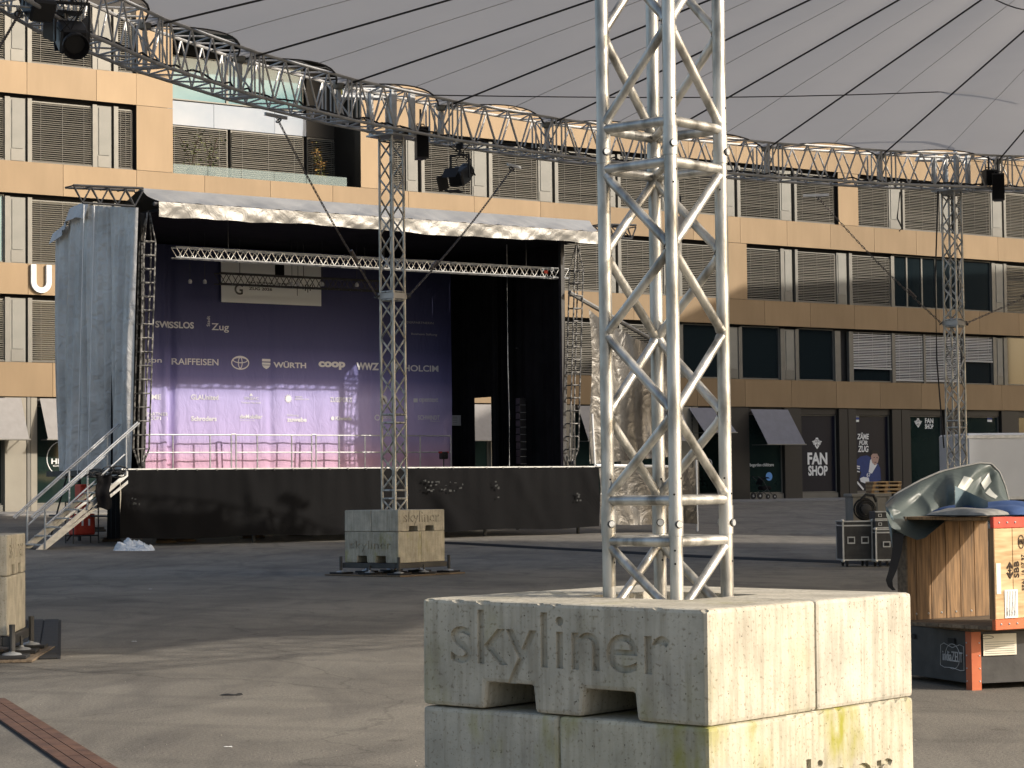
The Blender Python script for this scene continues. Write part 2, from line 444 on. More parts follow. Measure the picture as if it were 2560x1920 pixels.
# printed banner: navy to pink print, roof shade on top and sunlit band painted in
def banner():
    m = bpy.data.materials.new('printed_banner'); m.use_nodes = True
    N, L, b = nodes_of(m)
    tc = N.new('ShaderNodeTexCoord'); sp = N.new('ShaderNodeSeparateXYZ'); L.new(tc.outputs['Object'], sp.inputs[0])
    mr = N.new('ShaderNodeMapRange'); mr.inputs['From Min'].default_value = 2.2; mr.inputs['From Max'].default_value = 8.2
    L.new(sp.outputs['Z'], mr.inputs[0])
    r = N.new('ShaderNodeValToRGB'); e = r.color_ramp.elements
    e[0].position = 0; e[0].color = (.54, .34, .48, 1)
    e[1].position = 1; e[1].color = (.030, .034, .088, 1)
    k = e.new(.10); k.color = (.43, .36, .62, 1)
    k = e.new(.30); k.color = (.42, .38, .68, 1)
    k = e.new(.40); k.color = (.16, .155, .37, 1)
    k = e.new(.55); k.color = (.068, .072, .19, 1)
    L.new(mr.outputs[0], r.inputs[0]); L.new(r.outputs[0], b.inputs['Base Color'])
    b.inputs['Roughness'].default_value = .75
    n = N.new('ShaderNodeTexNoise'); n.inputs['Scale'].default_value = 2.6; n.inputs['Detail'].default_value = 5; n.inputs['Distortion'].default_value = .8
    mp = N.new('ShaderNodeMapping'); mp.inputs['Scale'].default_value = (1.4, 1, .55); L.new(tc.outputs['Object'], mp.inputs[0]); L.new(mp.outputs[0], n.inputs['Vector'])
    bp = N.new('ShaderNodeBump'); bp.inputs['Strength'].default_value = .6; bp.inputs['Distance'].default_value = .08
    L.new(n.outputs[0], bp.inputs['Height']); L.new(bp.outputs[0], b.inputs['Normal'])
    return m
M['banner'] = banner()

# ------------------------------------------------------------------ text
def text_mesh(body, bold=0.0, extrude=0.004, shear=0.0):
    """text in the XY plane, height of a capital = about 0.7, as (verts, faces, xmin, xmax)"""
    cu = bpy.data.curves.new('txt', 'FONT')
    cu.body = body; cu.size = 1.0; cu.extrude = extrude; cu.offset = bold; cu.shear = shear; cu.resolution_u = 4
    o = bpy.data.objects.new('txt', cu)
    COL.objects.link(o)
    dg = bpy.context.evaluated_depsgraph_get()
    me = bpy.data.meshes.new_from_object(o.evaluated_get(dg))
    vs_ = [v.co.copy() for v in me.vertices]; fs = [tuple(p.vertices) for p in me.polygons]
    bpy.data.objects.remove(o); bpy.data.curves.remove(cu); bpy.data.meshes.remove(me)
    xs = [v.x for v in vs_]; ys = [v.y for v in vs_]
    return vs_, fs, min(xs), max(xs), min(ys), max(ys)
def text_on(mb, body, x0, x1, z0, z1, y, bold=0.0, depth=.004, shear=0.0, vertical=False, flip=False):
    """fit text into the box x0..x1, z0..z1 on a plane y = const facing -y"""
    vs_, fs, a, b, c, d = text_mesh(body, bold, .5, shear)
    out = []
    for v in vs_:
        fx = (v.x-a)/(b-a); fz = (v.y-c)/(d-c)
        if vertical: fx, fz = 1-fz, fx
        out.append((x0+(x1-x0)*fx, y - depth*(v.z+.5), z0+(z1-z0)*fz))
    mb.add(out, fs)
    return mb
def ring_shape(mb, cx, cz, rx, rz, w, y, n=28, depth=.004):
    o_ = [(cx+rx*math.cos(2*math.pi*i/n), cz+rz*math.sin(2*math.pi*i/n)) for i in range(n)]
    i_ = [(cx+(rx-w)*math.cos(2*math.pi*i/n), cz+(rz-w)*math.sin(2*math.pi*i/n)) for i in range(n)]
    vs_ = [(p[0], y-depth, p[1]) for p in o_+i_]
    return mb.add(vs_, [(i, (i+1) % n, n+(i+1) % n, n+i) for i in range(n)])
def flat(mb, poly, y, depth=.004):
    vs_ = [(p[0], y-depth, p[1]) for p in poly]+[(p[0], y, p[1]) for p in poly]
    n = len(poly)
    return mb.add(vs_, [tuple(range(n)), tuple(range(2*n-1, n-1, -1))]+[(i, n+i, n+(i+1) % n, (i+1) % n) for i in range(n)])
def disc(mb, cx, cz, r, y, n=20, depth=.004, rz=None):
    return flat(mb, [(cx+r*math.cos(2*math.pi*i/n), cz+(rz or r)*math.sin(2*math.pi*i/n)) for i in range(n)], y, depth)
# ================================================================== GROUND
def build_ground():
    mb = MB()
    qs = [-80, -30, -5, 0, 6, 12, 18, 24, 27, 28.5, 29.5, 30.5, 31.5, 32.5, 33.5, 34.5, 35.5, 36.5, 37.5, 40, 60, 100, 300]
    us = [-300, -120, -60, -40, -20, 0, 20, 40, 60, 120, 300]
    vs_ = []
    for q in qs:
        for u in us:
            P = FO + UD*u - ND*q
            vs_.append((P.x, P.y, ground_z(P.x, P.y)))
    nu = len(us)
    mb.add(vs_, [(j*nu+i, j*nu+i+1, (j+1)*nu+i+1, (j+1)*nu+i) for j in range(len(qs)-1) for i in range(nu-1)])
    g = mb.build('ground', M['asphalt'], fix=False)
    me = g.data
    bm = bmesh.new(); bm.from_mesh(me)
    for f in bm.faces:
        if f.normal.z < 0: f.normal_flip()
    bm.to_mesh(me); bm.free()
    tag(g, kind='structure')
    # pale pavement strip along the building
    mb = MB()
    def pt(u, q, dz):
        P = FO + UD*u - ND*q
        return (P.x, P.y, ground_z(P.x, P.y)+dz)
    n = 24
    for i in range(n):
        a = -70 + i*140/n; b = a + 140/n - .02
        mb.add([pt(a, -.5, .05), pt(b, -.5, .05), pt(b, 2.6, .05), pt(a, 2.6, .05), pt(a, 2.6, -.1), pt(b, 2.6, -.1)], [(0, 1, 2, 3), (3, 2, 5, 4)])
    tag(mb.build('pavement', M['pavement']), kind='structure')
build_ground()
# rusty drain channel in the near left corner, another one behind the left ballast stack
def channel(name, a, b, w, material, ribs=True, h=.006):
    a = Vector(a); b = Vector(b); d = (b-a).normalized(); s = Vector((-d.y, d.x, 0))*w/2
    o = MB()
    def q(p, off, z): 
        c = p + s*off
        return (c.x, c.y, ground_z(c.x, c.y)+z)
    n = max(1, int((b-a).length/.5))
    root = None
    base = MB()
    for i in range(n):
        p0 = a + (b-a)*(i/n); p1 = a+(b-a)*((i+1)/n)
        base.add([q(p0, -1.12, .004), q(p1, -1.12, .004), q(p1, 1.12, .004), q(p0, 1.12, .004)], [(0, 1, 2, 3)])
    root = base.build(name, M['rubber'])
    tag(root, kind='structure')
    plate = MB()
    for i in range(n):
        p0 = a + (b-a)*(i/n) + d*.006; p1 = a+(b-a)*((i+1)/n) - d*.006
        for (o0, o1) in ((-1, -.42), (-.36, .30), (.36, 1)):
            vs_ = [q(p0, o0, h), q(p1, o0, h), q(p1, o1, h), q(p0, o1, h), q(p0, o0, h+.012), q(p1, o0, h+.012), q(p1, o1, h+.012), q(p0, o1, h+.012)]
            g = MB(); g.add(vs_, ((0,3,2,1),(4,5,6,7),(0,1,5,4),(1,2,6,5),(2,3,7,6),(3,0,4,7)))
            inst('grating_plate', g.mesh('grating_plate', material), root)
    return root
_a = at(-40, 1745, 17.0); _b = at(250, 1935, 12.6)
def on_ground(px, py):
    d = ray(px, py)
    t = EYE/-d.z
    for _ in range(30):
        z = ground_z(d.x*t, d.y*t)
        t = (z-EYE)/d.z
    return Vector((d.x*t, d.y*t, z))
channel('drain_channel', on_ground(-30, 1752), on_ground(262, 1945), .26, M['rust'])
channel('drain_channel', on_ground(92, 1552), on_ground(72, 1650), .55, M['rubber'])

# ================================================================== OFFICE BUILDING
ZB = 0.92
BLD = thing('office_building', 'long tan-panelled office building with rows of lowered slat blinds behind the stage', 'building', (FO.x, FO.y, ZB), ROT)
Z4t, Z4b, Z3t, Z3b, Z2t, Z2b, Z1t, Z1b = [v-ZB for v in (16.84, 15.68, 13.30, 12.15, 9.69, 8.58, 6.20, 4.98)]
def facl(px, py, inn=0.0):
    u, z = fac(px, py, inn)
    return u, z-ZB
def P_box(name, u0, u1, y0, y1, z0, z1, m, parent=BLD):
    return MB().box(u0, u1, y0, y1, z0, z1).build(name, m, parent)
# dark core behind everything
P_box('wall', -34, -15.06, .46, 12, 0, 22, M['wall'])
P_box('wall', -15.06, -7.03, .46, 12, 0, Z3t-.06, M['wall'])
P_box('wall', -15.06, -7.03, 2.3, 12, Z3t-.06, 22, M['wall'])
P_box('wall', -7.03, 44, .46, 12, 0, 22, M['wall'])
_pm = {}
def panel(u0, u1, z0, z1, y=0.0, m='panel', name='facade_panel', th=.05, parent=BLD):
    w = round(u1-u0-.016, 3); h = round(z1-z0-.016, 3)
    k = (w, h, m, th)
    if k not in _pm: _pm[k] = MB().box(-w/2, w/2, 0, th, -h/2, h/2).mesh('facade_panel', M[m])
    return inst(name, _pm[k], parent, ((u0+u1)/2, y, (z0+z1)/2))
def band(z0, z1, joints, m='panel'):
    for a, b in zip(joints[:-1], joints[1:]): panel(a, b, z0, z1, 0, m)
    P_box('band_backing', joints[0], joints[-1], .07, .45, z0+.05, z1-.05, M['wall'])
j3 = [-30.4, -27.6, -24.9, -22.15, -19.39, -16.53, -13.78, -11.02, -8.30, -4.86, -1.75, 1.53, 4.78, 7.94, 9.62, 12.26, 14.99, 17.61, 20.32, 23.0, 25.72, 28.45, 31.2, 33.9, 36.6]
band(Z3b, Z3t, j3)
j2 = [-31.6, -28.9, -26.2, -23.5, -20.72, -18.0, -15.3, -12.6, -9.9, -7.2, -4.5, -1.8, .9, 3.6, 6.3, 8.2, 10.9, 13.6, 16.3, 19.0, 21.7, 24.4, 27.1, 29.8, 32.5, 35.2]
band(Z2b, Z2t, j2)
j1 = [-30.6, -27.9, -25.2, -22.5, -19.8, -17.1, -14.4, -11.7, -9.0, -6.3, -3.6, -.9, 1.8, 4.5, 7.2, 9.7, 12.4, 15.1, 17.8, 20.5, 23.15, 25.85, 28.5, 31.2, 33.9, 36.6]
band(Z1b, Z1t, j1)
band(Z4b, Z4t, [-31.4, -28.8, -26.1, -23.4, -20.75, -18.1, -16.53])
band(Z4b, Z4t, [-5.68, -4.1, -1.4, 1.3, 4.0, 6.7, 9.4, 12.1, 14.8, 17.5, 20.2, 22.9, 25.6, 28.3, 31, 33.7, 36.4])
_slat = {}
def slats(w, h, m):
    k = (round(w, 2), round(h, 2), m)
    if k in _slat: return _slat[k]
    mb = MB(); n = int(h/.075)
    for i in range(n):
        z = i*.075 + random.uniform(-.004, .004)
        t = random.uniform(-.006, .006)
        y0, y1, z0, z1 = -.035, .012, z, z+.037+t
        mb.add([(-w/2, y0, z0), (w/2, y0, z0), (w/2, y1, z1), (-w/2, y1, z1), (-w/2, y1, z1-.008), (w/2, y1, z1-.008), (w/2, y0+.004, z0-.006), (-w/2, y0+.004, z0-.006)],
               [(0, 1, 2, 3), (7, 6, 1, 0), (4, 5, 6, 7)])
    for x in (-w*.36, 0, w*.36):
        mb.box(x-.006, x+.006, -.04, -.037, 0, h)
    mb.box(-w/2, w/2, -.04, .01, -.05, -.015)
    _slat[k] = mb.mesh('blind', M[m], fix=False)
    return _slat[k]
_wm = {}
def window(u0, u1, z0, z1, blind=None, drop=1.0, glass='glass', bm_='slat', y=.24, parent=BLD):
    w = round(u1-u0, 3); h = round(z1-z0, 3)
    k = (w, h)
    if k not in _wm:
        f = .045
        mb = MB()
        mb.box(-w/2, w/2, -.02, .10, 0, f).box(-w/2, w/2, -.02, .10, h-f, h)
        mb.box(-w/2, -w/2+f, -.018, .098, f, h-f).box(w/2-f, w/2, -.018, .098, f, h-f)
        _wm[k] = mb.mesh('window', M['frame']), MB().box(-w/2+f, w/2-f, .03, .05, f, h-f)
    o = inst('window', _wm[k][0], parent, ((u0+u1)/2, y, z0))
    kk = (w, h, glass)
    if kk not in _wm: _wm[kk] = _wm[k][1].mesh('pane', M[glass])
    inst('pane', _wm[kk], o)
    if blind:
        hh = (h-.06)*drop
        b = inst('blind', slats(w-.03, hh, bm_), o, (0, -.05, h-hh-.01))
        tag(b, kind='stuff')
    return o
_fm = {}
def vent(u0, u1, z0, z1):
    w = round(u1-u0, 3); h = round(z1-z0, 3); k = (w, h)
    if k not in _fm:
        a = MB().box(-w/2, w/2, 0, .1, 0, h).mesh('vent_panel', M['flap'])
        b = MB().box(-w*.36, w*.34, -.025, -.002, h*.205, h*.97).mesh('vent_flap', M['flap'])
        c = MB().box(-w*.42, w*.42, -.02, -.002, h*.01, h*.19).mesh('vent_sill', M['frame'])
        _fm[k] = (a, b, c)
    o = inst('vent_panel', _fm[k][0], BLD, ((u0+u1)/2, .17, z0))
    inst('vent_flap', _fm[k][1], o); inst('vent_sill', _fm[k][2], o)
_mm = {}
def mull(u0, u1, z0, z1):
    w = round(u1-u0, 3); h = round(z1-z0, 3); k = (w, h)
    if k not in _mm: _mm[k] = MB().box(-w/2, w/2, 0, .16, 0, h).mesh('mullion', M['frame'])
    inst('mullion', _mm[k], BLD, ((u0+u1)/2, .13, z0))
def row(els, z0, z1):
    for e in els:
        k, a, b = e[0], e[1], e[2]
        if k == 'B': window(a, b, z0+.02, z1-.16, True)
        elif k == 'L': window(a, b, z0+.02, z1-.10, True, e[3], bm_='slat_light')
        elif k == 'G': window(a, b, z0+.02, z1-.04, glass=(e[3] if len(e) > 3 else 'glass'))
        elif k == 'F': vent(a, b, z0+.01, z1-.12)
        elif k == 'M': mull(a, b, z0+.005, z1-.1)
        elif k == 'P': panel(a, b, z0-.0, z1+.0, .012)
def module(s, k='B'):
    return [(k, s, s+2.29), ('F', s+2.31, s+2.98), ('M', s+3.1, s+3.27)]
leftF = [('B', -24.2, -21.52), ('M', -21.52, -21.33), ('F', -21.33, -20.75), ('M', -20.67, -20.51), ('B', -20.51, -18.19), ('M', -18.19, -18.02), ('F', -18.02, -17.45), ('M', -17.36, -17.19)]
F3 = leftF + [('B', -17.19, -16.59), ('P', -16.53, -15.06), ('P', -7.03, -5.68), ('B', -5.6, -4.9), ('F', -4.85, -4.31), ('M', -4.16, -4.01), ('B', -4.01, -1.74), ('F', -1.72, -1.02), ('M', -.92, -.75), ('B', -.75, 1.54), ('F', 1.56, 2.25), ('M', 2.37, 2.54),
      ('B', 2.54, 4.84), ('F', 4.86, 5.53), ('M', 5.64, 5.79), ('B', 5.79, 8.05), ('F', 8.07, 8.72), ('M', 8.79, 8.95), ('B', 8.95, 11.3), ('F', 11.42, 12.1), ('M', 12.24, 12.42), ('B', 12.42, 14.73), ('F', 14.75, 15.42), ('M', 15.59, 15.73),
      ('B', 15.73, 18.03), ('P', 18.13, 19.37), ('B', 19.4, 21.43), ('F', 21.45, 22.2), ('M', 22.3, 22.43), ('B', 22.43, 24.73), ('F', 24.75, 25.5), ('M', 25.7, 25.9), ('B', 25.93, 28.18), ('F', 28.2, 28.95), ('M', 29.05, 29.2), ('B', 29.2, 31.5), ('F', 31.52, 32.2)]
row(F3, Z3t, Z4b)
F2 = [('G', -24.2, -21.52, 'glass_teal')] + leftF[1:]
s = -17.17
while s < 8: F2 += module(s); s += 3.28
F2 += [('B', 9.07, 11.4), ('P', 11.48, 12.63), ('B', 12.66, 14.70), ('M', 14.70, 14.89), ('F', 14.9, 15.40), ('M', 15.56, 15.72), ('B', 15.72, 18.05), ('F', 18.1, 18.7), ('M', 18.84, 19.03), ('B', 19.03, 21.47), ('M', 21.47, 21.68),
       ('G', 21.68, 22.57), ('G', 22.57, 23.54), ('G', 23.54, 24.45), ('G', 24.45, 26.05), ('G', 26.1, 28.13), ('M', 28.13, 28.35), ('F', 28.36, 28.94), ('M', 28.96, 29.15), ('B', 29.15, 31.5), ('F', 31.52, 32.2)]
row(F2, Z2t, Z3b)
F1 = list(leftF)
s = -17.17
while s < 8: F1 += module(s); s += 3.28
F1 += [('G', 9.07, 11.35), ('F', 11.49, 12.16), ('M', 12.18, 12.38), ('G', 12.38, 14.61), ('M', 14.61, 14.85), ('F', 14.87, 15.47), ('M', 15.49, 15.7), ('G', 15.7, 17.88), ('M', 17.88, 18.22), ('M', 18.74, 19.01), ('L', 19.01, 21.44, .74),
       ('M', 21.44, 21.65), ('L', 21.65, 23.47, .97), ('M', 23.47, 23.6), ('L', 23.6, 25.95, .97), ('L', 26.09, 28.12, .52), ('M', 28.12, 28.34), ('F', 28.36, 28.82), ('M', 28.85, 29.1), ('G', 29.11, 31.4), ('F', 31.5, 32.2)]
row(F1, Z1t, Z2b)
row(leftF + [('B', -17.19, -16.59), ('P', -16.53, -15.06)], Z4t, Z4t+2.4)
panel(-16.53, -15.06, Z4b, Z4t, .012); panel(-7.03, -5.68, Z4b, Z4t, .012)
# upper storeys to the roof (hidden by the tent canopy)
for a in range(-6, 36, 3): panel(a+.0, a+3.0, Z4t+.02, Z4t+3.6, .02)
P_box('roof', -34.2, 44.2, -.1, 12.2, 22, 22.3, M['panel'])
# ---- recessed roof terrace
LG = 2.1
def lg(px, py): return facl(px, py, LG)
ua = -15.06; ub = -7.03
zt = lg(600, 320)[1]
P_box('terrace_floor', ua, ub, .1, 2.3, Z3t-.05, Z3t, M['wall'])
P_box('terrace_side_wall', ub-.0, ub+.06, .06, 2.25, Z3t, 21.9, M['panel_dark'])  # wall turned from the sun; its shade is put into the dark colour
x1 = lg(832, 400)[0]
b0 = [lg(px, 420)[0] for px in (410, 568, 576, 758, 767, 836)]
zb1 = lg(500, 318)[1]
for (a, b) in ((0, 1), (2, 3), (4, 5)):
    window(b0[a], b0[b], Z3t+.02, zb1-.02, True, y=LG-.02)
zp0, zp1 = zb1+.0, lg(500, 258)[1]
for a, b in ((410, 533), (533, 685), (685, 764)):
    panel(lg(a, 300)[0], lg(b, 300)[0], zp0, zp1, LG-.06, 'mirror_panel', 'glazed_balustrade_panel')
for a, b in ((410, 568), (568, 758)):
    window(lg(a, 200)[0], lg(b, 200)[0], zp1+.05, zp1+1.75, glass='glass_teal', y=LG+.02)
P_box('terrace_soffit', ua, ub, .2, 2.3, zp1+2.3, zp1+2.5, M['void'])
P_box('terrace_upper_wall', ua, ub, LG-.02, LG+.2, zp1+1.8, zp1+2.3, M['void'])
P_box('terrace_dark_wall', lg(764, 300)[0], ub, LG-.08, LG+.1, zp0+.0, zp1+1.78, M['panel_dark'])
gl = mat('balustrade_glass', (.42, .50, .47), rough=.06, alpha=.35)
for a, b in ((-15.0, -13.6), (-13.58, -12.2), (-12.18, -10.8), (-10.78, -9.4), (-9.38, -7.6)):
    P_box('glass_balustrade', a, b, .12, .135, Z3t-.02, Z3t+.36, gl)

# ---- ground floor
def gx(px, py=1140): return facl(px, py)[0]
def pier(a, b, m='panel_dark', y=.02): panel(a, b, .02, Z1b-.02, y, m, 'pier', .3)
shop = mat('shop_glass', (.010, .022, .020), (.02, .035, .03), rough=.05, scale=.5, spec=.6)
M['shop'] = shop
def shopwin(a, b, z0=.28, z1=Z1b-.3, glass='shop'):
    P_box('window_sill', a, b, .1, .3, .03, z0-.01, M['frame'])
    P_box('window_header', a, b, .12, .3, z1+.01, Z1b-.01, M['panel_dark'])
    return window(a, b, z0, z1, glass=glass, y=.2)
shopwin(-24.4, -21.6); pier(-21.58, -20.78, 'pier'); P_box('wall_post', -20.76, -20.64, .0, .3, .02, Z1b-.02, M['frame']); pier(-20.62, -20.38, 'pier')
henry = shopwin(-20.36, -17.5)
_u = -17.45; k = 0
while _u < 9.2:
    pier(_u, _u+.95, 'pier'); shopwin(_u+.97, _u+3.26); _u += 3.28
zero = shopwin(gx(1735), gx(1822)); pier(9.35 if gx(1735) > 9.37 else gx(1735)-.3, gx(1735)-.02)
pier(gx(1823), gx(1875))
child = shopwin(gx(1877), gx(1962)); pier(gx(1963), gx(2006))
fan = shopwin(gx(2008), gx(2098), glass='navy'); pier(gx(2100), gx(2122)); pier(gx(2123), gx(2143))
poster = shopwin(gx(2145), gx(2231), glass='navy'); pier(gx(2233), gx(2256)); pier(gx(2257), gx(2279))
shop2 = shopwin(gx(2281), gx(2362)); pier(gx(2364), gx(2410))
shop3 = shopwin(gx(2412), gx(2505)); pier(gx(2507), gx(2550)); shopwin(gx(2552), gx(2620)); pier(gx(2622), gx(2700))
# awnings: fabric slopes out from the wall
def awning(pxa, pya, pxb, pxc, pyc, m, n=1):
    ua_, za = facl(pxa, pya); ub_, _ = facl(pxb, pya)
    q = 0.2
    best = None
    for i in range(5, 200):
        q = i*.01
        uc, zc = facl(pxc, pyc, -q)
        if best is None or abs(uc-ua_) < best[0]: best = (abs(uc-ua_), q, zc)
    _, q, zc = best
    return awning_at(ua_, ub_, za, q, zc, m)
def awning_at(u0, u1, za, q, zc, m):
    mb = MB()
    mb.add([(u0, -.02, za), (u1, -.02, za), (u1, -q, zc), (u0, -q, zc), (u0, -.02, za-.02), (u1, -.02, za-.02), (u1, -q, zc-.02), (u0, -q, zc-.02)],
           ((0, 1, 2, 3), (7, 6, 5, 4), (0, 4, 5, 1), (1, 5, 6, 2), (2, 6, 7, 3), (3, 7, 4, 0)))
    o = mb.build('awning', M[m], BLD)
    MB().tube((u0-.05, -q, zc-.02), (u1+.05, -q, zc-.02), .03, 8).build('front_bar', M['frame'], o)
    for u in (u0+.05, u1-.05):
        MB().tube((u, -.02, zc-.02), (u, -q, zc-.03), .015, 6).build('awning_arm', M['frame'], o)
    return o
aw_z, aw_q, aw_c = Z1b-.05, .75, Z1b-1.5
awning_at(-24.3, -21.0, aw_z, aw_q, aw_c, 'awning')
awning_at(-20.3, -17.6, aw_z, aw_q, aw_c, 'awning')
for s in range(8):
    awning_at(-16.4+3.28*s, -14.2+3.28*s, aw_z, aw_q, aw_c, 'awning')
awning(1721, 1019, 1800, 1762, 1080, 'awning_dark')
awning(1876, 1023, 1969, 1920, 1110, 'awning_dark')

# ---- lettering and signs on the building
U0, zU1 = facl(75, 661); U1, zU0 = facl(126, 734)
mb = MB(); w = (U1-U0); st = w*.25; r = w/2
out = [(U0, zU1)]
pts_o = [(U0+r-r*math.cos(a), zU0+r-r*math.sin(a)) for a in [i*math.pi/16 for i in range(17)]]
pts_i = [(U0+r+(r-st)*math.cos(a), zU0+r-(r-st)*math.sin(a)) for a in [i*math.pi/16 for i in range(17)]]
poly = [(U0, zU1)] + pts_o + [(U1, zU1), (U1-st, zU1)] + pts_i + [(U0+st, zU1)]
flat(mb, poly, -.02, .10)
for zz in (zU0+.3, zU1-.15): mb.box(U0+.05, U0+.09, -.03, .02, zz, zz+.04).box(U1-.09, U1-.05, -.03, .02, zz, zz+.04)
mb.build('sign_letter', M['white'], BLD)
def sign(win, name='sign', m='white'):
    """collects shapes given in building coordinates, becomes a child of the window"""
    mb = MB()
    def done():
        c = win.location
        mb.v = [(v[0]-c.x, v[1]-c.y, v[2]-c.z) for v in mb.v]
        return mb.build(name, M[m], win, fix=False)
    return mb, done
SY = .2+.025
def rect(px0, py0, px1, py1):
    a = facl(px0, py0); b = facl(px1, py1)
    return a[0], b[0], b[1], a[1]
def sh(mb, body, px0, py0, px1, py1, bold=0.0, shear=0.0):
    x0, x1, z0, z1 = rect(px0, py0, px1, py1)
    text_on(mb, body, x0, x1, z0, z1, SY, bold, .006, shear)
mb, done = sign(henry, 'ring_sign')
cx, cz = facl(165, 1146); ring_shape(mb, cx, cz, .64, .64, .03, SY)
text_on(mb, 'HENRI', cx-.46, cx+.46, cz-.19, cz+.0, SY, .03)
text_on(mb, 'COFFEE', cx-.40, cx+.40, cz-.29, cz-.23, SY, .02)
for k in range(5): mb.box(cx-.09+.045*k, cx-.07+.045*k, SY-.006, SY, cz+.12, cz+.36-.05*abs(k-2))
done()
mb, done = sign(zero, 'round_sign', 'grey_print')
cx, cz = facl(1780, 1158); ring_shape(mb, cx, cz, .2, .2, .05, SY); ring_shape(mb, cx, cz, .06, .09, .025, SY)
mb.box(cx-.14, cx+.14, SY-.006, SY, cz-.32, cz-.28); done()
mb, done = sign(child, 'window_lettering')
sh(mb, 'globegarden childcare', 1873, 1158, 1943, 1168, .01)
done()
mb, done = sign(child, 'round_sticker', 'sticker' if 'sticker' in M else 'white')
cx, cz = facl(1931, 1191)
M['sticker'] = mat('blue_sticker', (.12, .33, .75), rough=.5)
mb2 = MB(); disc(mb2, cx, cz, .19, SY, 20, .006); c = child.location
mb2.v = [(v[0]-c.x, v[1]-c.y, v[2]-c.z) for v in mb2.v]; mb2.build('round_sticker', M['sticker'], child, fix=False)
def emblem(win, pxc, pyc, s):
    """club crest: shield with crossed wings and banner, white on dark"""
    cx, cz = facl(pxc, pyc)
    mb, done = sign(win, 'club_crest')
    k = s
    flat(mb, [(cx-.32*k, cz+.10*k), (cx+.32*k, cz+.10*k), (cx+.30*k, cz-.30*k), (cx, cz-.62*k), (cx-.30*k, cz-.30*k)], SY)
    for sg in (-1, 1):
        for i in range(3):
            flat(mb, [(cx+sg*.30*k, cz+(.30-.12*i)*k), (cx+sg*(.72-.1*i)*k, cz+(.22-.16*i)*k), (cx+sg*(.60-.1*i)*k, cz+(.12-.16*i)*k), (cx+sg*.30*k, cz+(.22-.12*i)*k)], SY)
    flat(mb, [(cx-.22*k, cz+.42*k), (cx+.22*k, cz+.42*k), (cx+.14*k, cz+.60*k), (cx-.14*k, cz+.60*k)], SY)
    text_on(mb, 'EVZ', cx-.34*k, cx+.34*k, cz+.13*k, cz+.38*k, SY, .04, .008)
    done()
    mb, done = sign(win, 'crest_shade', 'navy')
    disc(mb, cx, cz-.18*k, .17*k, SY-.008, 12)
    done()
    mb, done = sign(win, 'crest_stroke')
    flat(mb, [(cx-.10*k, cz-.02*k), (cx+.02*k, cz-.08*k), (cx+.10*k, cz-.34*k), (cx-.03*k, cz-.26*k)], SY-.014)
    done()
emblem(fan, 2051, 1108, .42)
mb, done = sign(fan, 'shop_lettering'); sh(mb, 'FAN', 2027, 1131, 2077, 1161, .035); sh(mb, 'SHOP', 2029, 1164, 2078, 1189, .035); done()
mb, done = sign(fan, 'small_lettering'); sh(mb, 'corner', 2008, 1027, 2030, 1034, .02); done()
emblem(shop2, 2304, 1057, .36)
mb, done = sign(shop2, 'shop_lettering'); sh(mb, 'FAN', 2321, 1045, 2342, 1058, .03); sh(mb, 'SHOP', 2321, 1060, 2342, 1072, .03); done()
for wn_, pxs in ((poster, 2150), (shop3, 2483)):
    for i, mm in ((0, 'white'), (1, 'flagblue'), (2, 'white')):
        if mm == 'flagblue' and mm not in M: M[mm] = mat('flag_blue', (.01, .05, .30), rough=.5)
        mb, done = sign(wn_, 'club_flag', mm)
        x0, x1, z0, z1 = rect(pxs-6, 1037+6*i, pxs+6, 1042.5+6*i); mb.box(x0, x1, SY-.006, SY, z0, z1); done()
mb, done = sign(poster, 'brush_lettering')
sh(mb, 'ZÄME', 2151, 1081, 2181, 1098, .03, .15); sh(mb, 'FÜR', 2156, 1099, 2178, 1112, .03, .15); sh(mb, 'ZUG', 2153, 1114, 2180, 1130, .03, .15); done()
# poster figure (flat print): dark hair, blue jersey, white gloves and stick
def pr(m, pts, lift):
    if m not in M: raise KeyError(m)
    mb, done = sign(poster, 'printed_figure', m)
    flat(mb, [facl(*p) for p in pts], SY-lift); done()
M['jersey'] = mat('print_blue', (.012, .035, .17), (.016, .045, .20), rough=.5, scale=5)
M['skin'] = mat('print_skin', (.48, .31, .25), rough=.5)
M['hair'] = mat('print_hair', (.018, .013, .012), rough=.5)
pr('jersey', [(2160, 1141), (2176, 1138), (2190, 1146), (2200, 1152), (2209, 1170), (2211, 1200), (2200, 1204), (2172, 1206), (2156, 1200), (2162, 1180), (2150, 1170), (2150, 1150)], 0)
pr('white', [(2184, 1150), (2188, 1146), (2194, 1163), (2202, 1160), (2188, 1184), (2180, 1180)], .006)
pr('skin', [(2186, 1134), (2190, 1130), (2202, 1132), (2206, 1142), (2203, 1156), (2196, 1163), (2189, 1157), (2186, 1146)], .010)
pr('hair', [(2185, 1140), (2186, 1130), (2192, 1125), (2201, 1127), (2206, 1134), (2205, 1142), (2201, 1134), (2190, 1134)], .016)
pr('hair', [(2192, 1143), (2195, 1142.4), (2195, 1144), (2192, 1144.4)], .016); pr('hair', [(2199, 1143.4), (2203, 1143.8), (2203, 1145.2), (2199, 1145)], .016)
pr('hair', [(2194, 1155), (2199, 1154.4), (2199, 1156), (2194, 1156.4)], .016)
for y in (1163, 1168, 1176): pr('white', [(2148, y), (2158, y+2), (2158, y+5), (2148, y+3)], .006)
pr('white', [(2158, 1196), (2166, 1192), (2180, 1194), (2182, 1206), (2170, 1208), (2160, 1204)], .010)
mb, done = sign(poster, 'jersey_number'); sh(mb, '67', 2175, 1182, 2185, 1192, .02); done()
pr('white', [(2148, 1205), (2152, 1203), (2168, 1222), (2166, 1226)], .014)

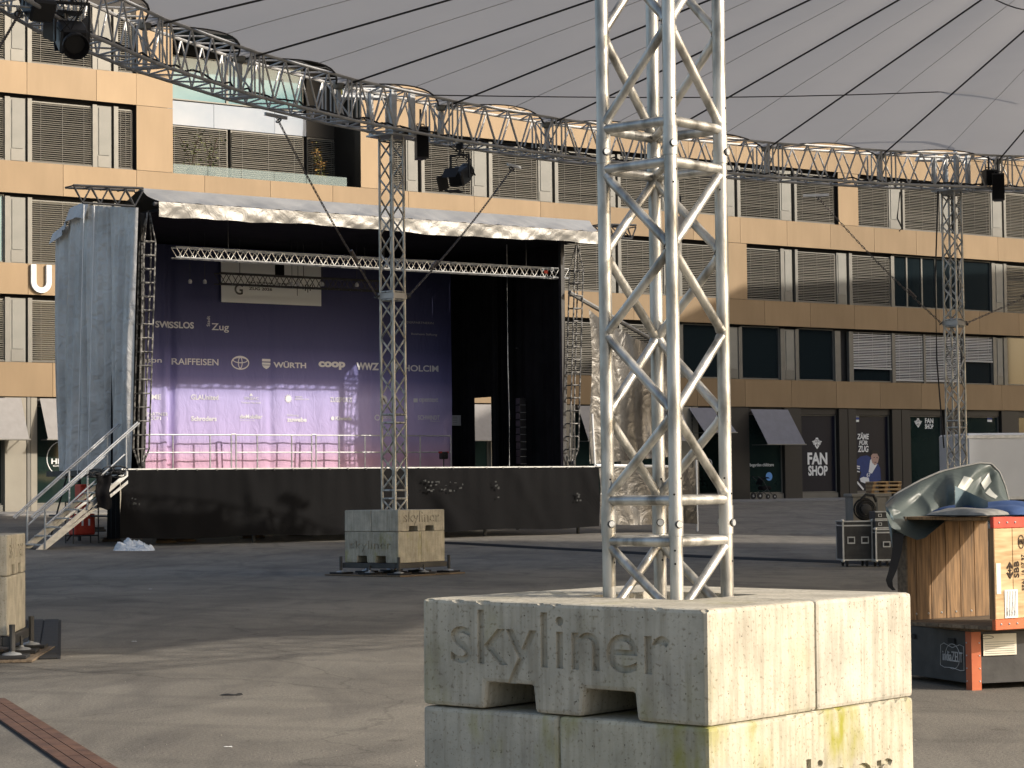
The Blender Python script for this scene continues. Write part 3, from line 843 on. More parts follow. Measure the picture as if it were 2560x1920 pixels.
# ---- terrace plants
def small_tree(px, py_top, py_bot, label, leafm, n, spread, inn=.6):
    u, zt_ = facl(px, py_top, inn)
    base = FO + UD*u + ND*inn
    o = thing('terrace_tree', label, 'tree', (base.x, base.y, Z3t+ZB), ROT, 'young trees on the roof terrace')
    H = zt_-Z3t
    tr = MB()
    rng = random.Random(px)
    tips = []
    for k in range(5):
        a = rng.uniform(0, 6.3); p = [Vector((0, 0, 0))]
        for j in range(1, 5):
            t = j/4
            p.append(Vector((math.cos(a)*spread*t*t*.8, math.sin(a)*spread*t*t*.6, H*(.25+.75*rng.uniform(.75, 1))*t if j else 0)))
        tr.path(p, .014, 5); tips += p[1:]
    tr.build('trunk', M['bark'], o)
    pot = MB().lathe([(.16, 0), (.2, .25), (.2, .3), (.17, .3)], 14).build('planter', M['steel_dark'], o, smooth=True)
    lf = MB()
    for i in range(n):
        c = rng.choice(tips) + Vector((rng.gauss(0, spread*.33), rng.gauss(0, spread*.33), rng.gauss(0, .16)))
        s_ = rng.uniform(.035, .075)
        q = Matrix.Rotation(rng.uniform(0, 6.3), 3, 'Z') @ Matrix.Rotation(rng.uniform(0, 3), 3, 'X')
        lf.add([c+q @ Vector(v)*s_ for v in ((-1, 0, 0), (0, -.5, .1), (1, 0, 0), (0, .5, .1))], [(0, 1, 2, 3)])
    lf.build('crown', M[leafm], o, fix=False)
small_tree(478, 335, 430, 'thin brown-leaved young tree at the left end of the roof terrace', 'leaf_green', 170, .55)
small_tree(525, 340, 430, 'sparse green young tree, second from the left on the roof terrace', 'leaf_green', 150, .45)
small_tree(805, 378, 440, 'orange and green young tree at the right end of the roof terrace', 'leaf', 260, .34)

# ---- arena hall beyond the right edge of the view; its shadow falls on the offices
mb = MB()
outl = [(45, 49.5), (45, 84.5), (57, 96.5), (100, 96.5), (100, 40), (70, 40)]
mb.prism([(p[0], p[1]) for p in outl], 'z', 0, 27.8)
ar = thing('arena_hall', 'tall dark arena hall standing right of the square, outside the picture', 'building', (45, 49.5, 0))
mb.v = [(v[0]-45, v[1]-49.5, v[2]) for v in mb.v]
mb.build('hall', M['wall'], ar)
mb = MB()
for i in range(6):
    mb.box(-.1, 0, 1+i*2.3, 2.9+i*2.3, 3, 21)
mb.build('cladding_fins', M['panel_dark'], ar)
# ================================================================== STAGE
ZS = ground_z(SO.x, SO.y)
def stgl(px, py, p=0.0):
    t, z = stg(px, py, p)
    return t, z-ZS
def W(t, p, z):
    """stage coordinates (along the front, into the depth, above the stage ground) to world"""
    q = SO + UD*t + ND*p
    return Vector((q.x, q.y, z+ZS))
STG = thing('stage', 'covered open-air stage with silver roof cloth and black front skirt', 'stage', (SO.x, SO.y, ZS), ROT)
DK = 2.18-ZS
tR = stgl(1478, 1160)[0]
MB().box(-.1, tR+.1, -.02, 4.6, DK-.14, DK).build('deck', M['black_steel'], STG)
MB().box(2.0, tR+.1, 4.61, 7.0, DK-.14, DK).build('deck', M['black_steel'], STG)
MB().box(-.1, tR+.1, -.05, -.025, DK-.06, DK+.012).build('deck_edge_strip', M['steel'], STG)
for t in (0.3, 3.8, 7.4, 11.0, tR-.2):
    for p in (.4, 3.4, 6.6):
        if p > 5 and t < 2: continue
        MB().tube((t, p, -.3), (t, p, DK-.14), .05, 8).build('stage_leg', M['steel_dark'], STG)
# front skirt, hanging in folds
def skirt(t0, t1, zb0, zb1, y=-.07, seed=0, top=DK-.02, fold=.05):
    rng = random.Random(seed)
    ph = [rng.uniform(0, 6.3) for _ in range(6)]
    cent = [(rng.uniform(t0, t1), rng.uniform(.35, 1.0)) for _ in range(6)]
    def fn(a, b):
        t = t0+(t1-t0)*a
        zb = zb0+(zb1-zb0)*a + .025*math.sin(t*1.7+ph[0])
        z = top+(zb-top)*b
        d = fold*b*(math.sin(t*2.1+ph[1]+b*1.5)+.6*math.sin(t*5.3+ph[2]-b*2)) + .018*math.sin(t*14+ph[3])*(1-b)
        for (c, s_) in cent: d += .05*math.exp(-((t-c-(b-.5)*1.6*s_)/.22)**2)
        return (t, y-d-.02*b, z)
    return MB().grid(fn, int((t1-t0)*9), 14)
sk = skirt(-.15, tR+.2, stgl(340, 1348)[1], stgl(1470, 1318)[1], seed=3).build('front_skirt', M['skirt'], STG, smooth=True)
for k in range(26):
    t = .3+k*.55
    MB().box(t-.02, t+.02, -.10, -.06, DK-.05, DK-.01).build('skirt_hook', M['steel_dark'], sk)
def side(a, b):
    return (-.15+.04*math.sin(a*17)*b, -.07+a*.7, DK-.02+(.22-DK)*b)
MB().grid(side, 8, 6).build('side_skirt', M['skirt'], STG, smooth=True)
MB().tube((-.05, .3, .75), (-.05, 4.5, .75), .03, 6).build('side_brace', M['steel_dark'], STG)
MB().tube((-.05, .4, DK-.15), (-.05, 3.4, .1), .025, 6).build('side_brace', M['steel_dark'], STG)
MB().tube((-.05, 3.4, DK-.15), (-.05, 4.5, .1), .025, 6).build('side_brace', M['steel_dark'], STG)
tW = stgl(1738, 1200)[0]
skirt(tR+.25, tW, .28, .2, y=-.02, seed=9, top=DK-.05).build('wing_skirt', M['foil_dark'], STG, smooth=True)
MB().tube((tW+.04, -.02, .0), (tW+.04, -.02, stgl(1742, 1150)[1]), .03, 8).build('wing_post', M['white'], STG)
# faint worn lettering on the skirt
rng = random.Random(31); wp = MB()
for (pa_, pb_, n_) in (((1056, 1198), (1160, 1232), 26), ((1236, 1205), (1250, 1245), 7), ((326, 1245), (346, 1265), 6), ((1440, 1232), (1450, 1258), 6), ((1010, 1196), (1020, 1202), 3)):
    for i in range(n_):
        t, z = stgl(rng.uniform(pa_[0], pb_[0]), rng.uniform(pa_[1], pb_[1]), -.14)
        wp.box(t-rng.uniform(.01, .05), t+rng.uniform(.01, .04), -.20, -.198, z-rng.uniform(.005, .03), z+rng.uniform(.005, .03))
tag(wp.build('worn_print', mat('faded_print', (.035, .037, .036), rough=.8), sk), kind='stuff')
# roof
pA = -.4
tl, zl = stgl(396, 512, pA); tr, zr = stgl(1500, 574, pA)
_, zbl = stgl(402, 545, pA); _, zbr = stgl(1505, 607, pA)
zv = (zl+zr)/2; zvb = (zbl+zbr)/2
def val(a, b):
    t = tl+(tr-tl)*a
    hem = .025*math.sin(t*.8+.4)+.015*math.sin(t*2.3)+.008*math.sin(t*6)
    z = zv+(zvb-hem-zv)*b
    d = .02*math.sin(t*2.1+2*b)*b+.013*math.sin(t*6.3-4*b)*b+.006*math.sin(t*15+b*7)*b
    return (t, pA-d-.03, z)
MB().grid(val, 220, 10).build('roof_valance', M['silver'], STG, smooth=True)
pB = 1.3
tl2, zl2 = stgl(352, 471, pB); tr2, zr2 = stgl(1474, 551, pB)
zt2 = (zl2+zr2)/2
def slope(a, b):
    t = (tl2+(tr2-tl2)*a)*(1-b)+(tl+(tr-tl)*a)*b
    z = zt2+(zv-zt2)*b - .07*math.sin(b*math.pi)+.025*math.sin(t*4+b*6)*math.sin(b*math.pi)+.02*math.sin(t*11)*b
    return (t, pB+(pA-.03-pB)*b, z)
MB().grid(slope, 200, 10).build('roof_front_cloth', M['silver_top'], STG, smooth=True)
ZC = zvb+.15
def rooft(a, b):
    t = tl2+(tr2-tl2)*a+1.5*b*(1-a); p = pB+(7.0-pB)*b
    return (t, p, zt2-.25*b+.04*math.sin(a*9*math.pi)*math.sin(b*math.pi))
MB().grid(rooft, 40, 8).build('roof_top_cloth', M['silver_top'], STG, smooth=True)
MB().box(tl+.15, tr-.1, pA+.05, 4.7, ZC, ZC+.08).build('roof_ceiling', M['black_fabric'], STG)
MB().box(2.0, tr-.1, 4.71, 7.0, ZC, ZC+.08).build('roof_ceiling', M['black_fabric'], STG)
MB().box(2.1, tr-.1, 6.95, 7.05, DK+3.3, zt2-.3).build('rear_header_cloth', M['black_fabric'], STG)
MB().tube((tl-.1, pA+.06, zv-.05), (tr+.1, pA+.06, zv-.05), .05, 8).build('roof_front_beam', M['black_steel'], STG)
# corner columns and inner side cloths
for t in (.75, tR-.55):
    MB().box(t-.06, t+.06, .5, .62, DK, ZC).build('corner_column', M['black_steel'], STG)
def drape(fn_t, p0, p1, z0, z1, seed, name, m, amp=.09, freq=9):
    rng = random.Random(seed); a0 = rng.uniform(0, 6)
    def fn(a, b):
        p = p0+(p1-p0)*a
        return (fn_t(a)+amp*math.sin(a*freq*2+a0)*(.4+.6*b)+.03*math.sin(a*freq*5.3), p, z1+(z0-z1)*b)
    return MB().grid(fn, 60, 8).build(name, M[m], STG, smooth=True)
drape(lambda a: .62+1.6*max(0, a-.6), .25, 5.6, DK, ZC, 2, 'inner_side_cloth', 'black_fabric')
def zat(px, py, t, p):
    """height (stage ground = 0) of the sight line through a pixel above stage point t, p"""
    q = SO + UD*t + ND*p
    d = ray(px, py)
    return d.z*(q.y/d.y)+EYE-ZS
# back wall: banner area and black cloths around the gap
tg0 = stgl(1163, 1080, 6.5)[0]; tg1 = stgl(1209, 1080, 6.5)[0]
zg = stgl(1185, 990, 6.5)[1]
def back(a0, a1, z0, z1, name='black_back_cloth', p=6.5):
    def fn(a, b):
        t = a0+(a1-a0)*a
        return (t, p+.06*math.sin(t*7)+.03*math.sin(t*17), z1+(z0-z1)*b)
    MB().grid(fn, max(8, int((a1-a0)*16)), 4).build(name, M['black_fabric'], STG, smooth=True)
back(2.0, tR-.18, DK, ZC)
for px, w_ in ((1238, .08), (1252, .14), (1278, .2), (1322, .16), (1356, .1)):
    t = stgl(px, 1000, 3.6)[0]
    drape(lambda a, t=t, w_=w_: t+w_*a, 3.5, 3.9, DK, ZC-.3, px, 'black_leg_cloth', 'black_fabric', .05, 5)
tS = tR-.25
zgs = zat(1186, 994, tS, 5.1)
drape(lambda a: tS, .95, 4.68, DK, ZC, 12, 'inner_side_cloth', 'black_fabric', .05)
drape(lambda a: tS, 4.68, 5.58, zgs, ZC, 13, 'inner_side_cloth', 'black_fabric', .02)
drape(lambda a: tS, 5.58, 6.62, DK, ZC, 14, 'inner_side_cloth', 'black_fabric', .03)
# silver side cloth on the left
def leftcloth(a, b):
    t = .42-.1*a; p = -.05+5.0*a
    z1 = zat(352, 520, .42, 0) + (zat(210, 512, .36, 3.2)-zat(352, 520, .42, 0))*min(1, a/.66)
    if a > .66: z1 += (zat(142, 588, .32, 4.95)-zat(210, 512, .36, 3.2))*((a-.66)/.34)**1.2
    z0 = DK+.02+(zat(165, 1200, .3, 4.9)-DK)*a
    if b > .0: pass
    d = .20*math.sin(a*11+.6)+.15*math.sin(a*27+1.2*b)+.05*math.sin(a*61+b*2)+.055*math.sin(a*97-b*3+math.sin(a*31))+.03*math.sin(a*173+b*5)
    belly = .07*math.sin(math.pi*b)*(.3+.7*a)
    return (t-d*(.35+.65*b)-belly, p, z1+(z0-z1)*b)
lc = MB().grid(leftcloth, 260, 16).build('left_side_cloth', M['silver_blue'], STG, smooth=True)
# a flap folded over the top corner and two hanging cords
def flapf(a, b):
    p = 2.6+2.35*a; c = leftcloth(min(1, (p+.05)/5.0), 0)
    return (c[0]-.06-.12*b-.03*math.sin(a*20), p, c[2]+.04-(.40-.1*a)*b)
MB().grid(flapf, 24, 4).build('corner_flap', M['silver_blue'], STG, smooth=True)
for a in (.42, .50):
    c0 = Vector(leftcloth(a, 0)); c1 = Vector(leftcloth(a, 1))
    MB().tube(c0+Vector((-.35, 0, 0)), Vector((c0.x-.55, c0.y, c1.z)), .012, 5).build('lashing_cord', M['white'], lc)
# black truss arms at the upper corners
def arm(t0, t1, p, z, h, name='corner_truss'):
    mb = MB()
    mb.tube((t0, p, z), (t1, p, z+.05), .035, 6).tube((t0, p+.5, z), (t1, p+.5, z+.05), .035, 6)
    n = 4
    for i in range(n+1):
        t = t0+(t1-t0)*i/n
        if i < n:
            tm = t+(t1-t0)/n/2
            mb.tube((t, p, z), (tm, p, z-h), .022, 6).tube((tm, p, z-h), (t+(t1-t0)/n, p, z), .022, 6)
            mb.tube((tm, p, z-h), (tm, p+.5, z), .018, 6)
        mb.tube((t, p, z), (t, p+.5, z), .018, 6)
    mb.tube((t0+(t1-t0)/8, p, z-h), (t1-(t1-t0)/8, p, z-h), .03, 6)
    return mb.build(name, M['black_steel'], STG)
ta, za_ = stgl(184, 464, .6); tb, zb_ = stgl(358, 475, .6)
arm(ta, tb, .6, (za_+zb_)/2, .42)
ta, za_ = stgl(1500, 566, .6); tb, zb_ = stgl(1590, 562, .6)
arm(ta, tb, .6, (za_+zb_)/2, .36)
# dark metallic cloth over the right wing
def wing(a, b):
    tt = tR+.15+(stgl(1686, 900, .9)[0]-tR-.15)*a
    p = .25+.7*a
    px = 1478+(1690-1478)*a
    ytop = 772+(890-772)*(a**.8)
    z1 = zat(px, ytop, tt, p); z0 = zat(px, 1160-20*a, tt, p)
    fan = .16*math.sin(6*a+3*b*a)+.09*math.sin(17*a*(1-.4*b)+2)+.05*math.sin(33*a-4*b)
    return (tt+.1*math.sin(5*b), p-fan*(.3+.7*b)-.4*b*a, z1+(z0-z1)*b)
MB().grid(wing, 80, 30).build('right_wing_cloth', M['foil_dark'], STG, smooth=True)
w0 = Vector(wing(0, 0)); w1 = Vector(wing(1, 0))
MB().tube(w0+Vector((-.6, .1, .45)), w1+Vector((.1, .1, .12)), .07, 8).build('wing_roof_beam', M['silver'], STG)
MB().tube((tR+.2, .05, DK+.03), (tW-.6, .3, DK-.02), .05, 6).build('wing_deck_beam', M['white'], STG)
MB().tube((tR+.18, .06, DK), (tR+.10, .05, DK+1.5), .03, 6).build('wing_stay', M['white'], STG)

# ------------------------------------------------ hanging trusses inside the stage
def small_truss(name, label, a, b, h, d, n, m, group=None, r=.022):
    """box truss hung from the roof, between two world points (top front chord)"""
    o = thing(name, label, 'truss', a, 0, group)
    L = b-a; e = L.normalized(); s = Vector((-e.y, e.x, 0)).normalized()*d; dn = Vector((0, 0, -h))
    for (u_, v_) in ((0, 0), (1, 0), (0, 1), (1, 1)):
        off = s*u_+dn*v_
        MB().tube(off, L+off, r, 6).build('chord', M[m], o)
    br = MB()
    for i in range(n):
        p0 = L*(i/n); p1 = L*((i+1)/n); pm = (p0+p1)/2
        for off in (Vector((0, 0, 0)), s):
            br.tube(p0+off, pm+dn+off, r*.55, 5).tube(pm+dn+off, p1+off, r*.55, 5)
        br.tube(p0+dn, pm+dn+s, r*.5, 5).tube(p0, pm+s, r*.5, 5)
    br.build('bracing', M[m], o)
    for fr in (.12, .5, .88):
        MB().tube(L*fr, L*fr+Vector((0, 0, ZC+ZS-a.z-L.z*fr-.0)), .012, 5).build('hanging_wire', M['steel_dark'], o)
    return o
t0, z0 = stgl(440, 613, .9); t1, z1 = stgl(1422, 676, .9); zz = (z0+z1)/2
tr1 = small_truss('lighting_truss', 'long bare lighting truss hanging below the stage roof, nearest the front', W(t0, .9, zz), W(t1, .9, zz), .27, .27, 36, 'steel', 'lighting trusses under the stage roof')
t0, z0 = stgl(548, 678, 4.6); t1, z1 = stgl(960, 705, 4.6); zz = (z0+z1)/2
small_truss('lighting_truss', 'short dark truss hanging in front of the printed banner', W(t0, 4.6, zz), W(t1, 4.6, zz), .3, .3, 14, 'black_steel', 'lighting trusses under the stage roof', .02)
for fr in (.93,):
    P = W(stgl(1365, 680, .9)[0], .9, stgl(1365, 680, .9)[1])
    MB().box(-.05, .05, -.05, .05, -.04, .04).build('red_shackle', M['red'], tr1).location = P-tr1.location
# small lamps on the rear truss
for i, px in enumerate((475, 512, 730, 745, 806, 892)):
    t, z = stgl(px, 706+.02*(px-475), 3.6)
    c = W(t, 3.6, z)
    o = thing('ceiling_lamp', 'tiny pale lamp hanging in the dark stage, number %s from the left' % ('one', 'two', 'three', 'four', 'five', 'six')[i], 'lamp', c, 0, 'small lamps in the stage')
    MB().lathe([(.02, .09), (.05, .05), (.055, 0), (.045, -.03)], 10).build('lamp_body', M['grey_print'], o)
    MB().tube((0, 0, .08), (0, 0, ZC+ZS-c.z), .008, 5).build('hanging_wire', M['black'], o)

# ------------------------------------------------ the two hanging ladder trusses
def ladder_truss(label, top, bot, w, d, m):
    o = thing('ladder_truss', label, 'truss', bot, 0, 'ladder trusses at the stage front')
    L = top-bot; h = L.length; e = L.normalized()
    s = UD*1.0*w/2; q = ND*d
    k0, k1 = .075*h, .885*h
    for sg in (-1, 1):
        for dd in (0, 1):
            off = s*sg+q*dd
            mb = MB().tube(e*k0+off, e*k1+off, .022, 6)
            mb.build('rail', M[m], o)
            MB().tube(e*k0+off, q*.5+s*sg*.15, .022, 6).build('end_strut', M[m], o)
            MB().tube(e*k1+off, e*h+q*.5+s*sg*.2, .02, 6).build('end_strut', M[m], o)
    n = int((k1-k0)/.345)
    for i in range(n+1):
        p = e*(k0+(k1-k0)*i/n)
        MB().tube(p-s, p+s, .018, 6).build('rung', M[m], o)
        MB().tube(p-s+q, p+s+q, .018, 6).build('rung', M['black_steel'], o)
        for sg in (-1, 1): MB().tube(p+s*sg, p+s*sg+q, .016, 6).build('rung', M['black_steel'], o)
    MB().lathe([(.03, 0), (.05, .05), (.05, .12), (.02, .16)], 8).build('bottom_hook', M['steel_dark'], o)
    MB().tube(e*h+q*.5, e*h+q*.5+Vector((0, 0, max(.05, ZC+ZS-bot.z-L.z))), .015, 5).build('hanging_chain', M['chain'], o)
    return o
tA, zA = stgl(377, 530, .15); tB, zB = stgl(357, 1163, .15)
ladder_truss('dark ladder-like truss hanging beside the blue-grey side cloth, left of the banner', W(tA, .15, zA), W(tB, .15, DK+.02), .31, .25, 'worn_steel')
tA, zA = stgl(1449, 612, .3); tB, zB = stgl(1434, 1163, .3)
ladder_truss('dark ladder-like truss hanging at the right front of the stage', W(tA, .3, zA), W(tB, .3, DK+.02), .30, .25, 'worn_steel')

# ------------------------------------------------ printed banner
PB = 6.2
tb0 = stgl(255, 1000, PB)[0]; tb1 = stgl(1130, 1000, PB)[0]
BAN = thing('printed_banner', 'big violet sponsor banner with rows of logos hanging at the back of the stage', 'banner', W(0, PB, 0), ROT)
def ban(a, b):
    t = tb0+(tb1-tb0)*a; z = ZC-.05+(DK+.03-ZC+.05)*b
    f = 0
    for c, w_, am in ((stgl(428, 1000, PB)[0], .14, .20), (stgl(412, 1000, PB)[0], .10, -.10), (stgl(676, 1000, PB)[0], .10, .05), (stgl(930, 1000, PB)[0], .12, .05)):
        f += am*math.exp(-((t-c)/w_)**2)*(.35+.65*b)
    f += (.018*math.sin(t*3.7+b*2)+.012*math.sin(t*9-b*4)+.02*math.sin(t*1.3+b*9))*b
    return (t, f, z)
def ban_off(t, z):
    a = (t-tb0)/(tb1-tb0); b = (ZC-.05-z)/(ZC-.05-DK-.03)
    return ban(a, b)[1]
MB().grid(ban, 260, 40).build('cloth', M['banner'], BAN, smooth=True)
M['banner_logo'] = mat('logo_white', (.70, .70, .74), rough=.75)
def bl(px0, py0, px1, py1):
    a = stgl(px0, py0, PB); b = stgl(px1, py1, PB)
    return a[0], b[0], b[1], a[1]
def logo(body, px0, py0, px1, py1, bold=.01, m='banner_logo', shear=0, vertical=False):
    x0, x1, z0, z1 = bl(px0, py0, px1, py1)
    mb = MB(); text_on(mb, body, x0, x1, z0, z1, -.004, bold, .003, shear, vertical)
    lg_finish(mb, m)
def lg_finish(mb, m='banner_logo'):
    mb.v = [(v[0], v[1]+ban_off(v[0], v[2])-.012, v[2]) for v in mb.v]
    mb.build('printed_logo', M[m], BAN, fix=False)
logo('SWISSLOS', 388, 802, 484, 822, .03); logo('Stadt', 516, 790, 524, 816, .0, vertical=True); logo('Zug', 528, 808, 571, 832, .01)
logo('Johnson', 318, 892, 403, 911, .01); logo('RAIFFEISEN', 432, 895, 545, 914, .012); logo('WÜRTH', 683, 902, 765, 921, .03); logo('coop', 795, 903, 862, 925, .05)
logo('WWZ', 890, 906, 946, 926, .04); logo('HOLCIM', 1010, 912, 1095, 930, .02); logo('FÖRDERPARTNERIN', 998, 801, 1083, 811, .0, 'grey_print'); logo('Beisheim Stiftung', 1028, 832, 1092, 841, .0, 'grey_print')
logo('ME', 378, 986, 401, 999, .02); logo('GLAUnited', 477, 986, 545, 1000, .015); logo('FINEAC', 612, 992, 646, 1000, .0); logo('Treuhand Tax Audit', 603, 1004, 652, 1009, .01)
logo('WORLD SOCIAL', 737, 990, 755, 994, .01); logo('MEMBERS ZUG', 737, 996, 772, 1000, .01); logo('ZUGSPORTS', 824, 993, 880, 1006, .02); logo('opentext', 1046, 994, 1094, 1009, .015)
logo('PARTNERS', 366, 1031, 423, 1040, .01); logo('GROUP', 358, 1041, 397, 1050, .01); logo('Schroders', 478, 1040, 541, 1053, .03); logo('dieMobiliar', 599, 1036, 655, 1047, .02); logo('Generalagentur Zug', 599, 1050, 636, 1053, .0)
logo('Stiftung', 716, 1035, 746, 1042, .0); logo('zuwebe', 716, 1043, 766, 1055, .04); logo('Kiwanis', 838, 1041, 880, 1051, .03); logo('LIONS', 956, 1040, 978, 1047, .01); logo('SCHWINDT', 1043, 1038, 1098, 1050, .02); logo('Management', 1074, 1051, 1098, 1055, .0)
def bc(px, py): return stgl(px, py, PB)
def piece(fn):
    mb = MB(); fn(mb); lg_finish(mb)
cx, cz = bc(600, 907)
piece(lambda mb: ring_shape(mb, cx, cz, .30, .20, .035, -.004)); piece(lambda mb: ring_shape(mb, cx, cz+.075, .25, .09, .03, -.004)); piece(lambda mb: ring_shape(mb, cx, cz, .08, .17, .03, -.004))
for r_ in ((655, 897, 677, 904), (655, 906, 677, 912), (1033, 996, 1043, 1006), (399, 1042, 422, 1050)):
    x0, x1, z0, z1 = bl(*r_); piece(lambda mb: mb.box(x0, x1, -.007, -.004, z0, z1))
x0, x1, z0, z1 = bl(655, 913, 677, 923); piece(lambda mb: flat(mb, [(x0, z1), (x1, z1), (x1-.06, z0+.04), ((x0+x1)/2, z0), (x0+.06, z0+.04)], -.004))
for px, py, r_ in ((993, 916, .10), (831, 1046, .06), (958, 1000, .14)):
    cx, cz = bc(px, py); piece(lambda mb: disc(mb, cx, cz, r_, -.004))
cx, cz = bc(628, 987); piece(lambda mb: flat(mb, [(cx-.06, cz-.03), (cx+.06, cz-.03), (cx, cz+.05)], -.004))
cx, cz = bc(720, 997)
star = []
for k in range(24):
    a = k*math.pi/12; r_ = .145 if k % 2 else .085
    star.append((cx+r_*math.cos(a), cz+r_*math.sin(a)))
piece(lambda mb: flat(mb, star, -.004))
cx, cz = bc(943, 1044); piece(lambda mb: ring_shape(mb, cx, cz, .09, .09, .03, -.004))
# pale header panel with the event lettering
x0, x1, z0, z1 = bl(549, 655, 799, 766)
hp = MB().box(x0, x1, -.10, -.08, z0, z1).build('header_panel', M['white'], BAN)
mb = MB()
a = bl(618, 718, 676, 728); text_on(mb, 'ZUG 2026', a[0], a[1], a[2], a[3], -.102, .02, .006)
a = bl(618, 704, 720, 714); text_on(mb, 'NATIONAL GAMES', a[0], a[1], a[2], a[3], -.102, .02, .006)
a = bl(582, 710, 603, 738); text_on(mb, 'G', a[0], a[1], a[2], a[3], -.102, .02, .006)
a = bl(738, 705, 741, 740); mb.box(a[0], a[1]-.02, -.108, -.102, a[2], a[3])
for k in range(5):
    a = bl(752+6*k, 712, 754+6*k, 732-abs(k-2)*4); mb.box(a[0], a[1], -.108, -.102, a[2], a[3])
mb.build('header_lettering', M['navy'], hp, fix=False)
mb = MB(); a = bl(683, 650, 706, 690); mb.box(a[0], a[1], -.115, -.10, a[2], a[3]); mb.build('header_gap', M['black_fabric'], hp)
# notice sheet on the black cloth right of the banner
a = stgl(1121, 1038, 6.3); b = stgl(1154, 1064, 6.3)
ns = thing('notice_sheet', 'white printed notice sheet pinned right of the violet banner', 'notice', W(a[0], 6.3, b[1]), ROT)
MB().box(0, b[0]-a[0], -.01, .0, 0, a[1]-b[1]).build('sheet', M['grey_print'], ns)
mb = MB()
for i in range(5): mb.box((b[0]-a[0])*.32, (b[0]-a[0])*.66, -.016, -.011, (a[1]-b[1])*(.12+.17*i), (a[1]-b[1])*(.15+.17*i))
mb.build('print_lines', M['ink'], ns)
# railing in front of the banner
PR_ = 5.8
RL = thing('stage_railing', 'silver tube railing along the back of the stage in front of the banner', 'railing', W(0, PR_, DK), ROT)
zt_ = stgl(700, 1088, PR_)[1]-DK; zm_ = stgl(700, 1131, PR_)[1]-DK
posts = [stgl(px, 1100, PR_)[0] for px in (305, 432, 525, 578, 590, 643, 729, 779, 790, 847, 912, 990, 1050, 1127)]
for t in posts: MB().tube((t, 0, 0), (t, 0, zt_), .022, 8).build('post', M['steel'], RL)
for i in range(len(posts)-1):
    if posts[i+1]-posts[i] < .2:
        MB().tube((posts[i], 0, zt_+.02), (posts[i+1], 0, zt_+.02), .022, 8).build('rail', M['steel'], RL); continue
    for z in (zt_, zm_): MB().tube((posts[i], 0, z), (posts[i+1], 0, z), .02, 8).build('rail', M['steel'], RL)
# black rig by the railing with red ends
c = W(stgl(1109, 1130, 5.4)[0], 5.4, DK)
o = thing('cable_winch', 'small black winch with red ends standing by the right end of the stage railing', 'winch', c, ROT)
MB().tube((0, 0, 0), (0, 0, .3), .02, 6).build('stand', M['steel_dark'], o)
MB().cbox(-.12, .12, -.08, .08, .3, .52, .02).build('body', M['black'], o)
for x in (-.14, .09): MB().box(x, x+.05, -.07, .07, .48, .53).build('red_end', M['red'], o)
MB().tube((.0, -.1, .4), (.0, .1, .4), .05, 10).build('drum', M['black'], o)
# thin vertical cables and line-array hang inside the stage
o = thing('speaker_hang', 'slim column of black hanging loudspeakers deep in the right of the stage', 'loudspeaker', W(stgl(1304, 1165, 2.6)[0], 2.6, DK), ROT)
for i in range(9):
    z = .12+i*.215
    b = MB().cbox(-.11, .11, -.1, .12, z, z+.195, .01).build('cabinet', M['black'], o)
    MB().box(-.105, .105, -.108, -.10, z-.014, z-.004).build('grille_edge', M['steel'], b)
mb = MB()
for pxs in (1372, 1268): 
    t, z = stgl(pxs, 700, 2.0); 
    o = thing('hanging_cable', 'pale thin cable hanging down the %s of the stage' % ('right side' if pxs > 1300 else 'dark middle'), 'cable', W(t, 2.0, DK), ROT)
    MB().path([(0, 0, 0), (.02, 0, 1.5), (-.01, 0, 3), (0, 0, ZC-DK)], .012, 5).build('cable', M['steel'], o)
# curved black trusses in the right of the stage
for k, (pxa, pxb) in enumerate(((1290, 1395), (1302, 1412))):
    o = thing('curved_truss', 'thin %s black arched tube inside the right of the stage' % ('outer', 'inner')[k], 'truss', W(stgl(pxb, 1165, 3.2)[0], 3.2, DK), ROT)
    ta_ = stgl(pxb, 1165, 3.2)[0]; tb_ = stgl(pxa, 840, 3.2)[0]; h = stgl(pxa, 870, 3.2)[1]-DK
    pts = [((tb_-ta_)*(1-math.cos(a)), 0, h*math.sin(a)) for a in [i*math.pi/2/14 for i in range(15)]]
    MB().path(pts, .022, 6).build('tube', M['steel_dark'], o)
    MB().path([(p[0]+.06, p[1]+.06, p[2]) for p in pts], .016, 6).build('tube', M['black_steel'], o)

# ------------------------------------------------ stairs on the left of the stage
run = 2.25; hS = DK-.06; rzs = ROT
ST = thing('stage_stairs', 'open aluminium stairs with tube handrails leading up the left side of the stage', 'stairs', W(-run-.12, -.45, 0.0), ROT)
SW = 1.0
for y in (0, SW):
    MB().prism([(-.14, 0), (.03, 0), (run, hS-.12), (run, hS), (run-.02, hS)], 'y', y-.02, y+.02).build('stringer', M['steel'], ST)
    MB().prism([(-.02, -.0), (.12, 0), (run, hS-.30), (run, hS-.22)], 'y', y-.015, y+.015).build('lower_stringer', M['steel'], ST)
n = 9
for i in range(n):
    x = run*(i+.35)/n; z = hS*(i+.55)/n
    MB().cbox(x-.11, x+.13, .021, SW-.021, z-.02, z+.012, .004).build('tread', M['steel'], ST)
for y in (-.045, SW+.045):
    for k, (dz, x0, x1) in enumerate(((1.0, -.28, run+.25), (.94, -.24, run+.30), (.5, .1, run-.1))):
        MB().tube((x0, y, dz+hS*x0/run), (x1, y, dz+hS*x1/run), .022, 8).build('handrail', M['steel'], ST)
    for x in (.08, run*.52, run-.06):
        MB().tube((x, y, hS*x/run-.05), (x, y, hS*x/run+1.0), .024, 8).build('newel_post', M['steel'], ST)
